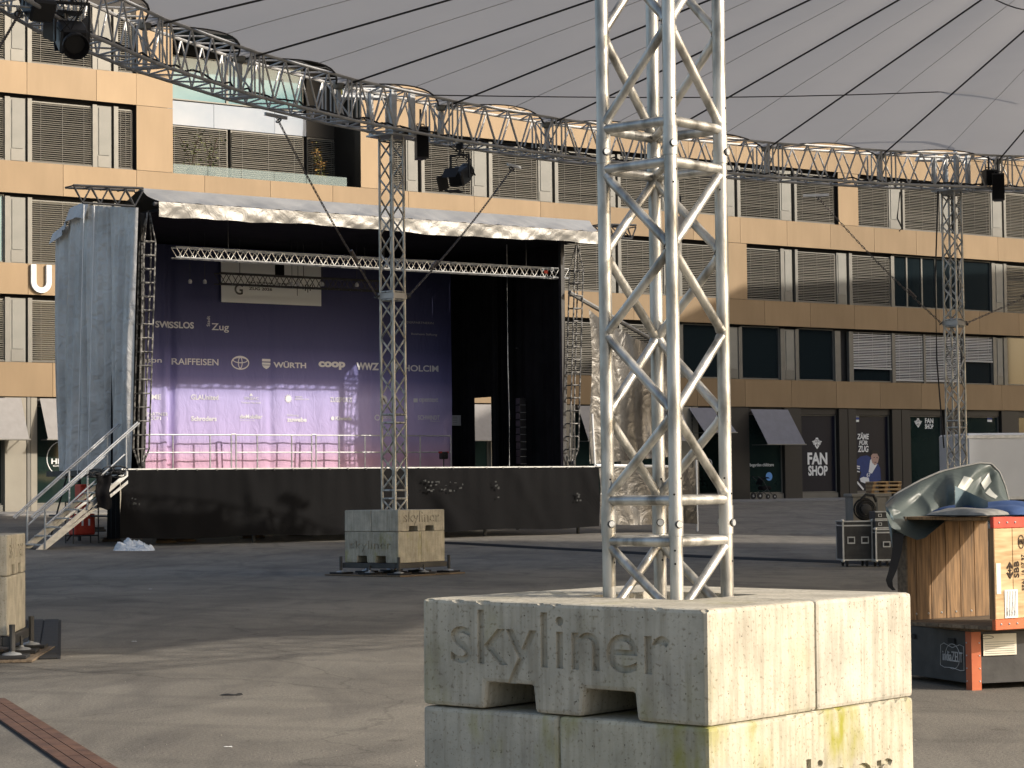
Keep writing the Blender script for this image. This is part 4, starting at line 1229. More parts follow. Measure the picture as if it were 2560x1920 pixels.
# black cloth and coiled cables thrown over the stairs
c = at(253, 1195, 54.2)
o = thing('black_cloth_bundle', 'black cloth with coiled cables hung over the stage stairs', 'cloth', (c.x, c.y, c.z-.75), rzs)
def bun(a, b):
    return (-.22+.42*a+.03*math.sin(b*9), -.12-.05*math.sin(a*9+b*3)-.05*b, .85-.85*b+.03*math.sin(a*7))
MB().grid(bun, 16, 12).build('cloth', M['black_fabric'], o, smooth=True)
cm = MB()
rng = random.Random(4)
for k in range(9):
    cx, cz = rng.uniform(-.4, .45), rng.uniform(.82, .98); rr = rng.uniform(.08, .16)
    cm.path([(cx+rr*1.4*math.cos(a), -.15+.12*math.sin(a*1.7+k), cz+rr*.6*math.sin(a)) for a in [i*.5 for i in range(13)]], .014, 5)
cm.build('cable_coils', M['rubber'], o)
# red equipment under the stairs
c = at(205, 1330, 56.6); gz = ground_z(c.x, c.y)
o = thing('red_generator', 'red metal machine with open frame half hidden under the stage stairs', 'machine', (c.x, c.y, gz), rzs)
MB().cbox(-.28, .28, -.2, .2, .22, .75, .03).build('housing', M['red'], o)
MB().cbox(-.12, .16, -.18, .18, .85, 1.5, .02).build('upright_tank', M['red'], o)
for x in (-.34, .34):
    for y in (-.24, .24): MB().tube((x, y, .0), (x, y, 1.05), .02, 6).build('frame_tube', M['steel_dark'], o)
for z in (.2, 1.05):
    for y in (-.24, .24): MB().tube((-.34, y, z), (.34, y, z), .02, 6).build('frame_tube', M['steel_dark'], o)
mb = MB()
for x in (-.1, .08): mb.box(x, x+.05, -.206, -.2, .45, .62)
mb.build('white_marks', M['white'], o)
# a black tripod-like stand on the left
c = on_ground(150, 1320)
o = thing('black_stand', 'thin black leaning pole behind the stage stairs', 'stand', c, 0)
MB().tube((-.08, 0, 0), (-.22, 0, 1.35), .022, 6).build('pole', M['black'], o)
MB().tube((-.4, .1, 0), (-.12, 0, .4), .015, 6).build('stay', M['black'], o)
# timber blocks under the stage edge
rng = random.Random(11)
blocks = [(178, 1352, .5, 'pale block furthest left under the stage stairs'), (216, 1360, .45, 'second timber block from the left under the stage'), (250, 1368, .5, 'timber block left of the plastic film heap'),
          (285, 1374, .55, 'timber block just behind the left of the plastic film heap'), (420, 1372, .6, 'flat timber right of the plastic film heap'), (470, 1370, .6, 'timber with carved notch under the black skirt left of centre'),
          (640, 1364, .7, 'long timber under the black skirt, midway to the middle tower'), (760, 1360, .6, 'dark timber under the skirt left of the middle ballast'), (1200, 1342, .5, 'timber under the skirt right of the middle ballast'), (1300, 1338, .5, 'rightmost timber under the black skirt')]
for px, py, w_, lab in blocks:
    c = on_ground(px, py)
    c = c + ND*.25
    h = rng.uniform(.11, .16)
    o = thing('timber_block', lab, 'timber', (c.x, c.y, ground_z(c.x, c.y)), ROT+rng.uniform(-.1, .1), 'timber blocks under the stage edge')
    MB().cbox(-w_/2, w_/2, -.12, .12, 0, h*.5, .01).build('beam', M['wood_old'], o)
    MB().cbox(-w_/2+.05, w_/2-.04, -.1, .1, h*.5+.002, h, .01).build('beam', M['wood_old'], o)
# striped warning beam under the skirt
a = on_ground(500, 1366); b = on_ground(602, 1362)
o = thing('warning_bar', 'low black steel beam with white warning stripes under the stage skirt', 'warning bar', a, math.atan2(b.y-a.y, b.x-a.x))
L_ = (b-a).length
MB().cbox(0, L_, 0, .1, .05, .17, .006).build('beam', M['steel_dark'], o)
for x in (.1, L_-.2): MB().box(x, x+.1, 0, .1, 0, .049).build('foot', M['wood_old'], o)
for i in range(11):
    x = .12+i*.085; MB().prism([(x, .065), (x+.03, .065), (x+.075, .155), (x+.045, .155)], 'y', -.004, -.001).build('stripe', M['grey_print'], o)
# white plastic film heap
c = on_ground(335, 1380)
o = thing('plastic_film_heap', 'crumpled clear plastic film lying on the ground before the stage skirt', 'plastic film', c, 0)
rng = random.Random(5)
pk = [(rng.uniform(-.42, .42), rng.uniform(-.15, .2), rng.uniform(.05, .13), rng.uniform(.02, .07)) for _ in range(44)]
def heap(a, b):
    x = -.52+1.04*a; y = -.3+.6*b
    m_ = max(0, 1-(x/.52)**2)*max(0, 1-(y/.3)**2)
    z = .02+.06*m_
    for (cx, cy, s_, hh) in pk: z += hh*math.exp(-((x-cx)**2+(y-cy)**2)/s_**2*1.6)*min(1, m_*2)
    return (x+.03*math.sin(y*40+x*13), y, (z+rng.uniform(0, .035))*min(1, m_*3)+.004)
MB().grid(heap, 70, 34).build('film', M['poly'], o)
# ================================================================== TENT: ring truss, towers, membrane
RC = Vector((18.25, 27.1, 0)); RR = 25.4
ZRB, ZRT = 8.41, 9.17
DTH = 360/52
TH0 = 147.2
def ringp(th, r=RR, z=ZRB):
    return Vector((RC.x+r*math.cos(R_(th)), RC.y+r*math.sin(R_(th)), z))
def at_z(px, py, z):
    d = ray(px, py); t = (z-EYE)/d.z
    return Vector((d.x*t, d.y*t, z))
RING = thing('ring_truss', 'big circular aluminium truss ring carried on towers round the square', 'truss', (RC.x, RC.y, ZRB))
def seg_pts(fr, rr, z):
    a = R_(DTH)
    p0 = Vector((rr, 0, z)); p1 = Vector((rr*math.cos(a), rr*math.sin(a), z))
    return p0+(p1-p0)*fr
HW = .30; HZ = ZRT-ZRB
cm = {}
for nm, rr, z in (('a', RR-HW, 0), ('b', RR+HW, 0), ('c', RR-HW, HZ), ('d', RR+HW, HZ)):
    cm[nm] = MB().tube(seg_pts(0, rr, z), seg_pts(1, rr, z), .031, 8).mesh('chord', M['alu_far'], smooth=True)
br = MB(); nV = 4
for rr in (RR-HW, RR+HW):
    for i in range(nV):
        f0, fm, f1 = .06+.88*i/nV, .06+.88*(i+.5)/nV, .06+.88*(i+1)/nV
        br.tube(seg_pts(f0, rr, HZ), seg_pts(fm, rr, 0), .0185, 6).tube(seg_pts(fm, rr, 0), seg_pts(f1, rr, HZ), .0185, 6)
    for f in (.025, .06, .94, .975): br.tube(seg_pts(f, rr, 0), seg_pts(f, rr, HZ), .0185, 6)
for z in (0, HZ):
    for i in range(nV):
        f0, fm, f1 = .06+.88*i/nV, .06+.88*(i+.5)/nV, .06+.88*(i+1)/nV
        br.tube(seg_pts(f0, RR-HW, z), seg_pts(fm, RR+HW, z), .0165, 6).tube(seg_pts(fm, RR+HW, z), seg_pts(f1, RR-HW, z), .0165, 6)
    for f in (.025, .975): br.tube(seg_pts(f, RR-HW, z), seg_pts(f, RR+HW, z), .0185, 6)
br.tube(seg_pts(.025, RR-HW, 0), seg_pts(.025, RR+HW, HZ), .0165, 6).tube(seg_pts(.975, RR-HW, HZ), seg_pts(.975, RR+HW, 0), .0165, 6)
brm = br.mesh('bracing', M['alu_far'])
cap = MB().lathe([(.03, 0), (.10, .03), (.115, .09), (.10, .15), (.03, .18)], 12).mesh('membrane_pulley', M['flap'], smooth=True)
lug = MB().box(-.02, .02, -.05, .05, -.62, .0).mesh('lug_plate', M['alu_far'])
TH_A, TH_B = TH0-DTH*16, TH0+DTH*13          # the ring is a half circle, open towards the near right
for k in range(-12, 17):
    th = TH0-DTH*k
    s_ = inst('truss_segment', brm, RING, (0, 0, 0), (0, 0, R_(th)))
    for nm in 'abcd': inst('chord', cm[nm], s_)
    if True:
        p = ringp(th, RR+.05, 0)-RC
        c = inst('membrane_pulley', cap, RING, (p.x, p.y, HZ-.16)); inst('lug_plate', lug, c, (0, 0, 0), (0, 0, R_(th)))

# ---- membrane with scalloped rim, belts and seams
APEX = Vector((12.5, 32.0, 12.5))
ZM = 9.10
TENT = thing('tent_canopy', 'wide grey membrane canopy with scalloped rim stretched above the square', 'tent', (RC.x, RC.y, 0))
def rim(k):
    """rim point; k counts belt bays: 0..29 round the half circle, 29..43 back along the straight front edge"""
    k = k % 43.0
    f = k % 1.0
    sag = .68*(1-(2*f-1)**2)
    if k <= 29: P = ringp(TH_A+DTH*k, RR+.12, ZM)
    else:
        p0 = ringp(TH_B, RR+.12, ZM); p1 = ringp(TH_A, RR+.12, ZM)
        P = p0+(p1-p0)*((k-29)/14)
    d = (APEX-P)
    return P+d*(sag/d.length)
def memb(k, s):
    P = rim(k)
    f = k % 1.0
    Q = P+(APEX-P)*s
    Q.z += .05*math.sin(math.pi*f)*math.sin(math.pi*min(1, s*1.1))+.005*math.sin(s*40+k*2.1)*math.sin(math.pi*f)   # slight billow between belts
    return Q
nb = 10; NT = 43*nb; NS = 40
o_ = Vector((RC.x, RC.y, 0))
mb = MB()
mb.add([memb(i/nb, j/NS)-o_ for j in range(NS+1) for i in range(NT)],
       [(j*NT+i, j*NT+(i+1) % NT, (j+1)*NT+(i+1) % NT, (j+1)*NT+i) for j in range(NS) for i in range(NT)])
mb.build('membrane', M['membrane'], TENT, smooth=True, fix=False)
M['belt'] = mat('belt_webbing', (.035, .033, .033), rough=.7)
M['seam'] = mat('membrane_seam', (.40, .385, .37), rough=.7)
for k in range(43):
    MB().path([memb(k, j/24)-o_-Vector((0, 0, .05)) for j in range(25)], .018, 6).build('belt', M['belt'], TENT)
    MB().path([memb(k+.5, j/24)-o_-Vector((0, 0, .012)) for j in range(25)], .006, 4).build('seam', M['seam'], TENT)
    MB().path([rim(k+j/12 if j < 12 else k+.9999)-o_ for j in range(13)], .018, 6).build('rim_rope', M['belt'], TENT)
# straight truss along the open front edge
pA_ = ringp(TH_A, RR, ZRB); pB_ = ringp(TH_B, RR, ZRB)
FT = thing('front_truss', 'straight aluminium truss closing the open front of the tent ring', 'truss', pB_)
L = pA_-pB_; e = L.normalized(); sd = Vector((-e.y, e.x, 0))*.3
for off in (sd, -sd, sd+Vector((0, 0, HZ)), -sd+Vector((0, 0, HZ))): MB().tube(off, L+off, .027, 8).build('chord', M['alu_far'], FT, smooth=True)
fb = MB(); n = 60
for i in range(n):
    a, m_, b = L*(i/n), L*((i+.5)/n), L*((i+1)/n)
    for sg in (sd, -sd): fb.tube(a+sg+Vector((0, 0, HZ)), m_+sg, .0185, 6).tube(m_+sg, b+sg+Vector((0, 0, HZ)), .0185, 6)
    fb.tube(a+sd, m_-sd, .012, 6).tube(m_-sd, b+sd, .012, 6)
fb.build('bracing', M['alu_far'], FT)

# ---- tower built from couplered truss sections
CW = .162
CH = [(-CW, -CW), (CW, -CW), (CW, CW), (-CW, CW)]        # front, right, back, left
JZ = [.30, 1.52, 2.96, 5.30, 8.36]
def build_tower(label, loc, rz):
    T = thing('truss_tower', label, 'tower', loc, rz, 'truss towers of the tent')
    for si in range(len(JZ)-1):
        z0, z1 = JZ[si], JZ[si+1]
        S_ = bpy.data.objects.new('tower_section', None); COL.objects.link(S_); S_.parent = T
        for (x, y) in CH:
            MB().tube((x, y, z0), (x, y, z1-.004), .0255, 16).build('chord', M['alu'], S_, smooth=True)
        h0, h1 = z0+.078, z1-.078
        if si == 0: h0 = z0+.03
        for z in ((h0, h1) if si else (h1,)):
            for i in range(4):
                a, b = CH[i], CH[(i+1) % 4]
                MB().tube((*a, z), (*b, z), .0195, 12).build('crossbar', M['alu'], S_, smooth=True)
            MB().tube((*CH[0], z), (*CH[2], z), .0145, 8).build('crossbar', M['alu'], S_, smooth=True)
        n = max(2, 2*round((h1-h0)/.66))
        for (na, ob) in ((3, 0), (1, 0), (2, 3), (2, 1)):       # node chord, other chord
            a, b = CH[na], CH[ob]
            for i in range(n):
                # nodes alternate; the far one sits a little above the middle as in the photograph
                za = h1-.015-(h1-h0-.03)*i/n; zb = h1-.015-(h1-h0-.03)*(i+1)/n
                p, q = ((*a, za), (*b, zb)) if i % 2 == 0 else ((*b, za), (*a, zb))
                p = Vector(p); q = Vector(q); e_ = (q-p).normalized()
                MB().tube(p, q, .0178, 12).tube(p+e_*.020, p+e_*.040, .0225, 10, True, .019).tube(q-e_*.040, q-e_*.020, .019, 10, True, .0225).build('brace', M['alu'], S_, smooth=True)
        if si:
            for ci, (x, y) in enumerate(CH):
                c = MB().tube((x, y, z0-.055), (x, y, z0+.055), .0285, 16)
                c = c.build('coupler', M['alu'], S_, smooth=True)
                ox, oy = x/abs(x)*.6, y/abs(y)
                d = Vector((-.45, -.89, 0)).normalized() if ci in (0, 3) else Vector((.1, -.99, 0)).normalized()
                if ci == 2: d = Vector((-.7, -.7, 0)).normalized()
                p = Vector((x, y, z0-.012))
                MB().tube(p+d*.024, p+d*.036, .0125, 12).build('pin', M['steel'], c, smooth=True)
                MB().tube(p+d*.022, p+d*.0305, .0155, 12).build('pin_collar', M['steel_dark'], c, smooth=True)
                r0 = p-d*.036
                MB().path([r0+Vector((.0, 0, 0))+Vector((.016*math.cos(a_)+.016, 0, .018*math.sin(a_))) for a_ in [i*math.pi/6 for i in range(13)]], .0022, 5).build('spring_clip', M['steel'], c)
    # bolt holes on the chords: short dark plugs
    rng = random.Random(2)
    for ci, (x, y) in enumerate(CH):
        hm = MB()
        for zj in JZ[1:4]:
            for dz in (-.16, -.11, .10, .16):
                a = rng.choice((3.6, 4.2, 4.8, 5.3))
                d = Vector((math.cos(a), math.sin(a), 0))
                p = Vector((x, y, zj+dz))+d*.0235
                hm.tube(p, p+d*.0028, .0042, 8)
        hm.build('bolt_hole', M['void'], T)
    # steel collar where the bracing chains are fixed
    zc = JZ[3]
    mb = MB()
    for (x0, x1, y0, y1) in ((-CW-.036, CW+.036, -CW-.036, -CW-.029), (-CW-.036, CW+.036, CW+.029, CW+.036), (-CW-.036, -CW-.029, -CW-.029, CW+.029), (CW+.029, CW+.036, -CW-.029, CW+.029)):
        mb.box(x0, x1, y0, y1, zc-.055, zc+.055)
    mb.build('chain_collar', M['alu_far'], T)
    return T
A_FG = R_(49); FGC = Vector((.594, 8.61, 0))
A_MD = R_(52); MDC = Vector((-2.26, 42.35, 0))
A_LF = R_(95); LFC = Vector((-5.70, 22.50, 0))
A_RT = R_(50); RTC = Vector((10.25, 51.4, 0))
T_fg = build_tower('bright aluminium lattice tower rising from the near concrete ballast', FGC, A_FG)
def twin(lab, loc, rz):
    c = copy_tree(T_fg); c.location = loc; c.rotation_euler = (0, 0, rz); c['label'] = lab
    return c
T_md = twin('lattice tower on the small ballast stack in front of the stage', MDC, A_MD)
T_rt = twin('lattice tower at the right, behind the green tarpaulin', (RTC.x, RTC.y, ground_z(RTC.x, RTC.y)), A_RT)
T_lf = twin('lattice tower on the ballast stack cut off by the left picture edge', LFC, A_LF)
# heads on top of the towers
def head(loc, rz, label, yellow):
    o = thing('tower_head', label, 'tower head', (loc.x, loc.y, ZRB-.06), rz, 'steel heads joining towers and ring')
    MB().box(-.34, .34, -.34, .34, 0, .03).build('base_plate', M['steel'], o)
    for x in (-.27, .27):
        for y in (-.27, .27):
            MB().box(x-.035, x+.035, y-.035, y+.035, .03, .92).build('post', M['steel'], o)
            MB().box(x-.075, x+.075, y-.006-.045*(1 if y < 0 else -1), y+.006-.045*(1 if y < 0 else -1), .08, .86).build('cheek_plate', M['steel'], o)
    for y in (-.27, .27): MB().tube((-.27, y, .1), (.27, y, .85), .016, 6).build('brace', M['alu_far'], o)
    for x in (-.27, .27): MB().tube((x, -.27, .85), (x, .27, .1), .016, 6).build('brace', M['alu_far'], o)
    b = bpy.data.objects.new('white_bracket', None); COL.objects.link(b); b.parent = o; rad = Vector((loc.x-RC.x, loc.y-RC.y, 0)).normalized()*.55; rad = Matrix.Rotation(-rz, 3, 'Z') @ rad
    b.location = (rad.x, rad.y, .80); b.rotation_euler = (0, 0, -rz+R_(10))
    MB().cbox(-.55, .55, -.14, .14, 0, .05, .01).build('bracket_plate', M['white'], b)
    for x in (-.52, -.14, .14, .44): MB().cbox(x, x+.06, -.14, .14, .052, .17, .008).build('bracket_rib', M['white'], b)
    MB().cbox(-.5, -.15, -.10, .10, .052, .15, .008).build('bracket_box', M['grey_print'], b)
    MB().tube((-.5, -.15, .172), (.5, -.15, .172), .02, 8).build('bracket_tube', M['white'], b)
    if yellow: MB().tube((-.62, -.05, .10), (-.48, -.05, .10), .075, 14).build('yellow_roller', M['yellow'], b)
    return o
head(MDC, A_MD, 'steel head with white bracket and yellow roller on the middle tower', True)
head(RTC, A_RT, 'steel head with white bracket on the right tower', False)

# ---- bracing chains
def chain(a, b, label):
    a = Vector(a); b = Vector(b)
    o = thing('bracing_chain', label, 'chain', a, 0, 'bracing chains between towers and ring')
    L = b-a; n = int(L.length/.085); e = L.normalized()
    s = e.cross(Vector((0, 0, 1))).normalized(); t = e.cross(s)
    mb = MB()
    for i in range(n):
        c = L*((i+.5)/n) + Vector((0, 0, -.10*math.sin(math.pi*(i+.5)/n)))
        w = s if i % 2 else t
        for sg in (-1, 1): mb.tube(c-e*.05+w*.015*sg, c+e*.05+w*.015*sg, .008, 5)
        mb.tube(c-e*.05-w*.015, c-e*.05+w*.015, .008, 5).tube(c+e*.05-w*.015, c+e*.05+w*.015, .008, 5)
    mb.build('links', M['chain'], o)
    for f, m_ in ((.0, 'steel_dark'), (.975, 'steel_dark')):
        c = L*f; MB().path([c+e*.0+s*.05*math.cos(q)+t*.05*math.sin(q) for q in [i*math.pi/5 for i in range(10)]], .014, 5).build('hook', M[m_], o)
    c = L*.2; MB().tube(c, c+e*.28, .03, 6).build('tensioner', M['orange'] if False else M['chain'], o)
    c = L
    MB().box(-.3, .3, -.02, .02, -.03, .03, Matrix.Translation(c) @ Matrix.Rotation(math.atan2(s.y, s.x)+math.pi/2, 4, 'Z')).build('beam_clamp', M['alu_far'], o)
def collar_pt(c, rz, sx, sy, dz=0): 
    q = Matrix.Rotation(rz, 3, 'Z') @ Vector((sx*(CW+.05), sy*(CW+.05), 0))
    return Vector((c.x, c.y, c.z+JZ[3]+dz))+q
rt3 = Vector((RTC.x, RTC.y, ground_z(RTC.x, RTC.y)))
chain(collar_pt(MDC, A_MD, -1, 1), at_z(690, 290, ZRB-.04), 'chain running from the middle tower up left to the truss ring')
chain(collar_pt(MDC, A_MD, 1, -1), at_z(1285, 415, ZRB-.04), 'chain running from the middle tower up right to the truss ring')
chain(collar_pt(rt3, A_RT, -1, 1), at_z(2040, 488, ZRB-.04), 'chain running from the right tower up left to the truss ring')
chain(collar_pt(rt3, A_RT, 1, -1), ringp(92.5, RR, ZRB-.04), 'chain running from the right tower up right out of the picture')
chain(collar_pt(LFC, A_LF, 1, 1), at_z(50, 30, ZRB-.04), 'chain at the top left corner hanging from the truss ring')

# ---- ballast: concrete blocks with fork tunnels and sunk lettering
SB = 1.35
def bool_diff(mb, cutters, m):
    base = inst('tmp', mb.mesh('ballast_block', m))
    tmps = []
    for c in cutters:
        me = c.mesh('cut', None)
        bm = bmesh.new(); bm.from_mesh(me); bmesh.ops.remove_doubles(bm, verts=bm.verts[:], dist=1e-5)
        bmesh.ops.recalc_face_normals(bm, faces=bm.faces[:]); bm.to_mesh(me); bm.free()
        t = inst('cut', me); tmps.append(t)
        md = base.modifiers.new('b', 'BOOLEAN'); md.object = t; md.operation = 'DIFFERENCE'; md.solver = 'MANIFOLD'
    dg = bpy.context.evaluated_depsgraph_get()
    out = bpy.data.meshes.new_from_object(base.evaluated_get(dg))
    for t in tmps: bpy.data.objects.remove(t)
    bpy.data.objects.remove(base)
    out.name = 'ballast_block'
    return out
def block_mesh(H, tz0, tz1, nh, engrave=True, seed=0):
    Lb = SB-.006; Db = SB/2-.005; x = Lb/2
    def n(f): return -x+Lb*f
    sl = .012
    poly = [(-x, 0), (n(.24)-sl, 0), (n(.24), nh), (n(.41), nh), (n(.41)+sl, 0), (n(.59)-sl, 0), (n(.59), nh), (n(.76), nh), (n(.76)+sl, 0), (x, 0), (x, H), (-x, H)]
    pm = MB().prism(poly, 'y', -Db/2, Db/2)
    me = pm.mesh('b', None)
    bm = bmesh.new(); bm.from_mesh(me)
    bmesh.ops.recalc_face_normals(bm, faces=bm.faces[:])
    bmesh.ops.bevel(bm, geom=[e_ for e_ in bm.edges if e_.calc_face_angle(0) > .6], offset=.016, segments=2, profile=.55, affect='EDGES')
    for k in range(1, 24):
        bmesh.ops.bisect_plane(bm, geom=bm.verts[:]+bm.edges[:]+bm.faces[:], plane_co=(-x+Lb*k/24+.0007, 0, 0), plane_no=(1, 0, 0))
    for k in range(1, 9):
        bmesh.ops.bisect_plane(bm, geom=bm.verts[:]+bm.edges[:]+bm.faces[:], plane_co=(0, 0, H*k/9+.0006), plane_no=(0, 0, 1))
    rng = random.Random(seed)
    mb = MB().bm(bm)
    # slightly uneven arrises
    hole = MB().box(-.245, .245, Db/2-.245, Db/2+.1, -.1, H+.1)
    cuts = [hole]
    # chipped corners
    for k in range(11):
        cx = rng.uniform(-x, x); s_ = rng.uniform(.008, .019)
        cuts.append(MB().lathe([(0.001, -s_), (s_*.8, -s_*.4), (s_, .2*s_), (s_*.6, s_*.8), (0.001, s_)], 7, Matrix.Translation((cx, -Db/2+.002, H+.001)) @ Matrix.Scale(rng.uniform(1.3, 2.6), 4, (1, 0, 0)) @ Matrix.Rotation(rng.uniform(0, 3), 4, 'X')))
    if engrave:
        tm = MB(); text_on(tm, 'skyliner', n(.109), n(.88), H*tz0, H*tz1, -Db/2+.017, .004, .036)
        cuts.append(tm)
    return bool_diff(mb, cuts, M['con_a'])
HU, HL = .402, .580
bmU = block_mesh(HU, .25, .915, .10, True, 1)
bmL = block_mesh(HL, .36, .71, .128, True, 2)
Z0 = .245
def put_block(me, H, c, rz, side, z, m, label, group, tilt=0.0):
    """side -1: lettered face outwards on -y; +1: the twin, turned half round"""
    o = bpy.data.objects.new('ballast_block', me); COL.objects.link(o)
    off = Matrix.Rotation(rz, 3, 'Z') @ Vector((0, SB/4*side, 0))
    o.location = (c.x+off.x, c.y+off.y, z)
    o.rotation_euler = (0, tilt, rz + (math.pi if side > 0 else 0))
    if o.material_slots:
        o.material_slots[0].link = 'OBJECT'; o.material_slots[0].material = M[m]
    tag(o, label, 'concrete block', group)
    return o
def stack(c, a, upper_left, mats, where, tag_):
    rl = a-math.pi/2; rr_ = a
    up, lo = (rl, rr_) if upper_left else (rr_, rl)
    g = 'ballast blocks of the '+tag_
    put_block(bmU, HU, c, up, -1, Z0+HL+.004, mats[0], 'upper lettered concrete block, camera side, '+where, g, .004)
    put_block(bmU, HU, c, up, 1, Z0+HL+.003, mats[1], 'upper concrete block, far side, '+where, g, -.003)
    put_block(bmL, HL, c, lo, -1, Z0, mats[2], 'lower lettered concrete block, camera side, '+where, g)
    put_block(bmL, HL, c, lo, 1, Z0, mats[3], 'lower concrete block, far side, '+where, g)
    base_frame(c, a, where)
def base_frame(c, a, where):
    h = SB/2+.03
    o = thing('ballast_platform', 'dark steel platform on screw feet under the concrete '+where, 'platform', c, a, 'steel platforms under the ballast')
    for (x0, x1, y0, y1) in ((-h, h, -h, -h+.08), (-h, h, h-.08, h), (-h, -h+.08, -h+.08, h-.08), (h-.08, h, -h+.08, h-.08)):
        MB().cbox(x0, x1, y0, y1, .145, Z0-.004, .008).build('beam', M['steel_dark'], o)
    MB().box(-h+.08, h-.08, -.06, .06, .15, Z0-.008).build('cross_beam', M['steel_dark'], o)
    MB().box(-.06, .06, -h+.08, h-.08, .152, Z0-.010).build('cross_beam', M['steel_dark'], o)
    for x in (-h-.02, h+.02):
        for y in (-h-.02, h+.02):
            MB().tube((x, y, .10), (x, y, .36), .03, 10).build('corner_post', M['steel_dark'], o)
    for (x, y) in [(-h, -h), (h, -h), (h, h), (-h, h), (0, -h), (0, h), (-h, 0), (h, 0), (0, 0)]:
        x *= 1.02; y *= 1.02
        f = MB().tube((x, y, .07), (x, y, .20), .017, 8).build('screw_foot', M['steel_dark'], o)
        MB().lathe([(.10, .066), (.085, .08), (.03, .092), (.02, .11)], 14, Matrix.Translation((x, y, 0))).build('foot_plate', M['steel'], f, smooth=True)
        MB().cbox(x-.16, x+.16, y-.16, y+.16, .034, .065, .004).build('pad', M['rubber'], f)
    b = h+.24
    bo = thing('ground_board', 'thin brown plywood board under the feet of the concrete '+where, 'board', (c.x, c.y, 0), a, 'boards under the ballast')
    MB().cbox(-b, -.004, -b, b, .004, .03, .003).build('board', M['wood_old'], bo)
    MB().cbox(.004, b, -b, b, .004, .03, .003).build('board', M['wood_old'], bo)
stack(FGC, A_FG, True, ('con_a', 'con_b', 'con_m', 'con_g'), 'stack under the near tower', 'near tower')
stack(MDC, A_MD, False, ('con_b', 'con_b', 'con_g', 'con_a'), 'stack under the middle tower', 'middle tower')
stack(LFC, A_LF, False, ('con_b', 'con_a', 'con_b', 'con_b'), 'stack at the left picture edge', 'left tower')

# ---- lights and loudspeakers hung from the ring
def spot(c, rz, tilt, s, label, flaps=True):
    o = thing('stage_light', label, 'spotlight', c, rz, 'stage lights on the truss ring')
    Mx = Matrix.Rotation(tilt, 4, 'X')
    mb = MB().cbox(-.17*s, .17*s, -.24*s, .20*s, -.16*s, .16*s, .03*s, Mx); mb.build('lamp_body', M['black'], o)
    MB().lathe([(.15*s, -.24*s), (.17*s, -.36*s), (.16*s, -.37*s), (.12*s, -.26*s)], 16, Mx @ Matrix.Rotation(-math.pi/2, 4, 'X') @ Matrix.Scale(-1, 4, (0, 0, 1)) @ Matrix.Translation((0, 0, 0))).build('lens_tube', M['black'], o)
    for sg in (-1, 1):
        MB().box(sg*.21*s-.012*s, sg*.21*s+.012*s, -.03*s, .03*s, -.05*s, .42*s).build('yoke_arm', M['black'], o)
    MB().box(-.22*s, .22*s, -.03*s, .03*s, .42*s, .45*s).build('yoke_bridge', M['black'], o)
    MB().tube((0, 0, .45*s), (0, 0, .62*s), .025*s, 8).build('clamp', M['black'], o)
    MB().box(-.07*s, .07*s, -.03*s, .03*s, .56*s, .68*s).build('clamp', M['black'], o)
    if flaps:
        for k, (ax, of) in enumerate((((1, 0, 0), (0, -.40*s, .2*s)), ((1, 0, 0), (0, -.40*s, -.2*s)))):
            MB().box(-.16*s, .16*s, -.13*s, .13*s, -.006, .006, Mx @ Matrix.Translation(of) @ Matrix.Rotation((.5, -.5)[k], 4, 'X')).build('barn_door', M['black'], o)
        for sg in (-1, 1):
            MB().box(-.006, .006, -.13*s, .13*s, -.16*s, .16*s, Mx @ Matrix.Translation((sg*.22*s, -.40*s, 0)) @ Matrix.Rotation(sg*.5, 4, 'Z')).build('barn_door', M['black'], o)
    mb = MB(); rng = random.Random(int(abs(c.x*100)))
    for k in range(4):
        x0 = rng.uniform(-.2, .2)*s
        mb.path([(x0, .1*s, .1*s), (x0+rng.uniform(-.15, .15)*s, .22*s, .02*s), (x0+rng.uniform(-.3, .3)*s, .2*s, .35*s), (rng.uniform(-.3, .3)*s, .05, .66*s)], .010, 5)
    mb.build('cable_loop', M['rubber'], o)
    return o
c = at(1150, 440, 43.6); spot(c, R_(-25), R_(25), .95, 'black spotlight hanging from the ring right of the middle tower')
c = at(180, 95, 31.5); spot(c, R_(200), R_(-28), 1.15, 'lower black spotlight in the top left corner')
c = at(95, 12, 31.0); spot(c, R_(35), R_(35), 1.05, 'upper black spotlight in the top left corner, partly out of the picture', False)
def speaker(px, py, Y, w, h, label, rz):
    c = at(px, py, Y)
    o = thing('black_loudspeaker', label, 'loudspeaker', c, rz, 'loudspeakers on the truss ring')
    MB().prism([(-w/2, -.14), (w/2, -.14), (w*.32, .16), (-w*.32, .16)], 'z', 0, h).build('cabinet', M['black'], o)
    MB().box(-w*.46, w*.46, -.155, -.142, .03, h-.03).build('grille', M['black_fabric'], o)
    MB().tube((0, 0, h), (0, 0, h+.35), .02, 6).build('hanger', M['black'], o)
    MB().path([(-.08, 0, h), (-.07, 0, h+.06), (.07, 0, h+.06), (.08, 0, h)], .012, 6).build('handle', M['black'], o)
speaker(1052, 398, 42.6, .24, .62, 'black loudspeaker hanging just right of the middle tower', R_(20))
speaker(2472, 462, 51.2, .30, .34, 'small black loudspeaker box on the ring right of the right tower', R_(20))
speaker(2496, 502, 51.0, .28, .62, 'tall black loudspeaker hanging at the right tower', R_(-10))
c = at(1702, 572, 46.5)
o = thing('flood_panel', 'grey panel light hanging from the ring behind the near tower', 'spotlight', c, R_(15))
MB().cbox(-.22, .22, -.05, .05, 0, .26, .02).build('panel', M['grey_print'], o)
MB().tube((0, 0, .26), (0, 0, .7), .02, 6).build('hanger', M['black'], o)
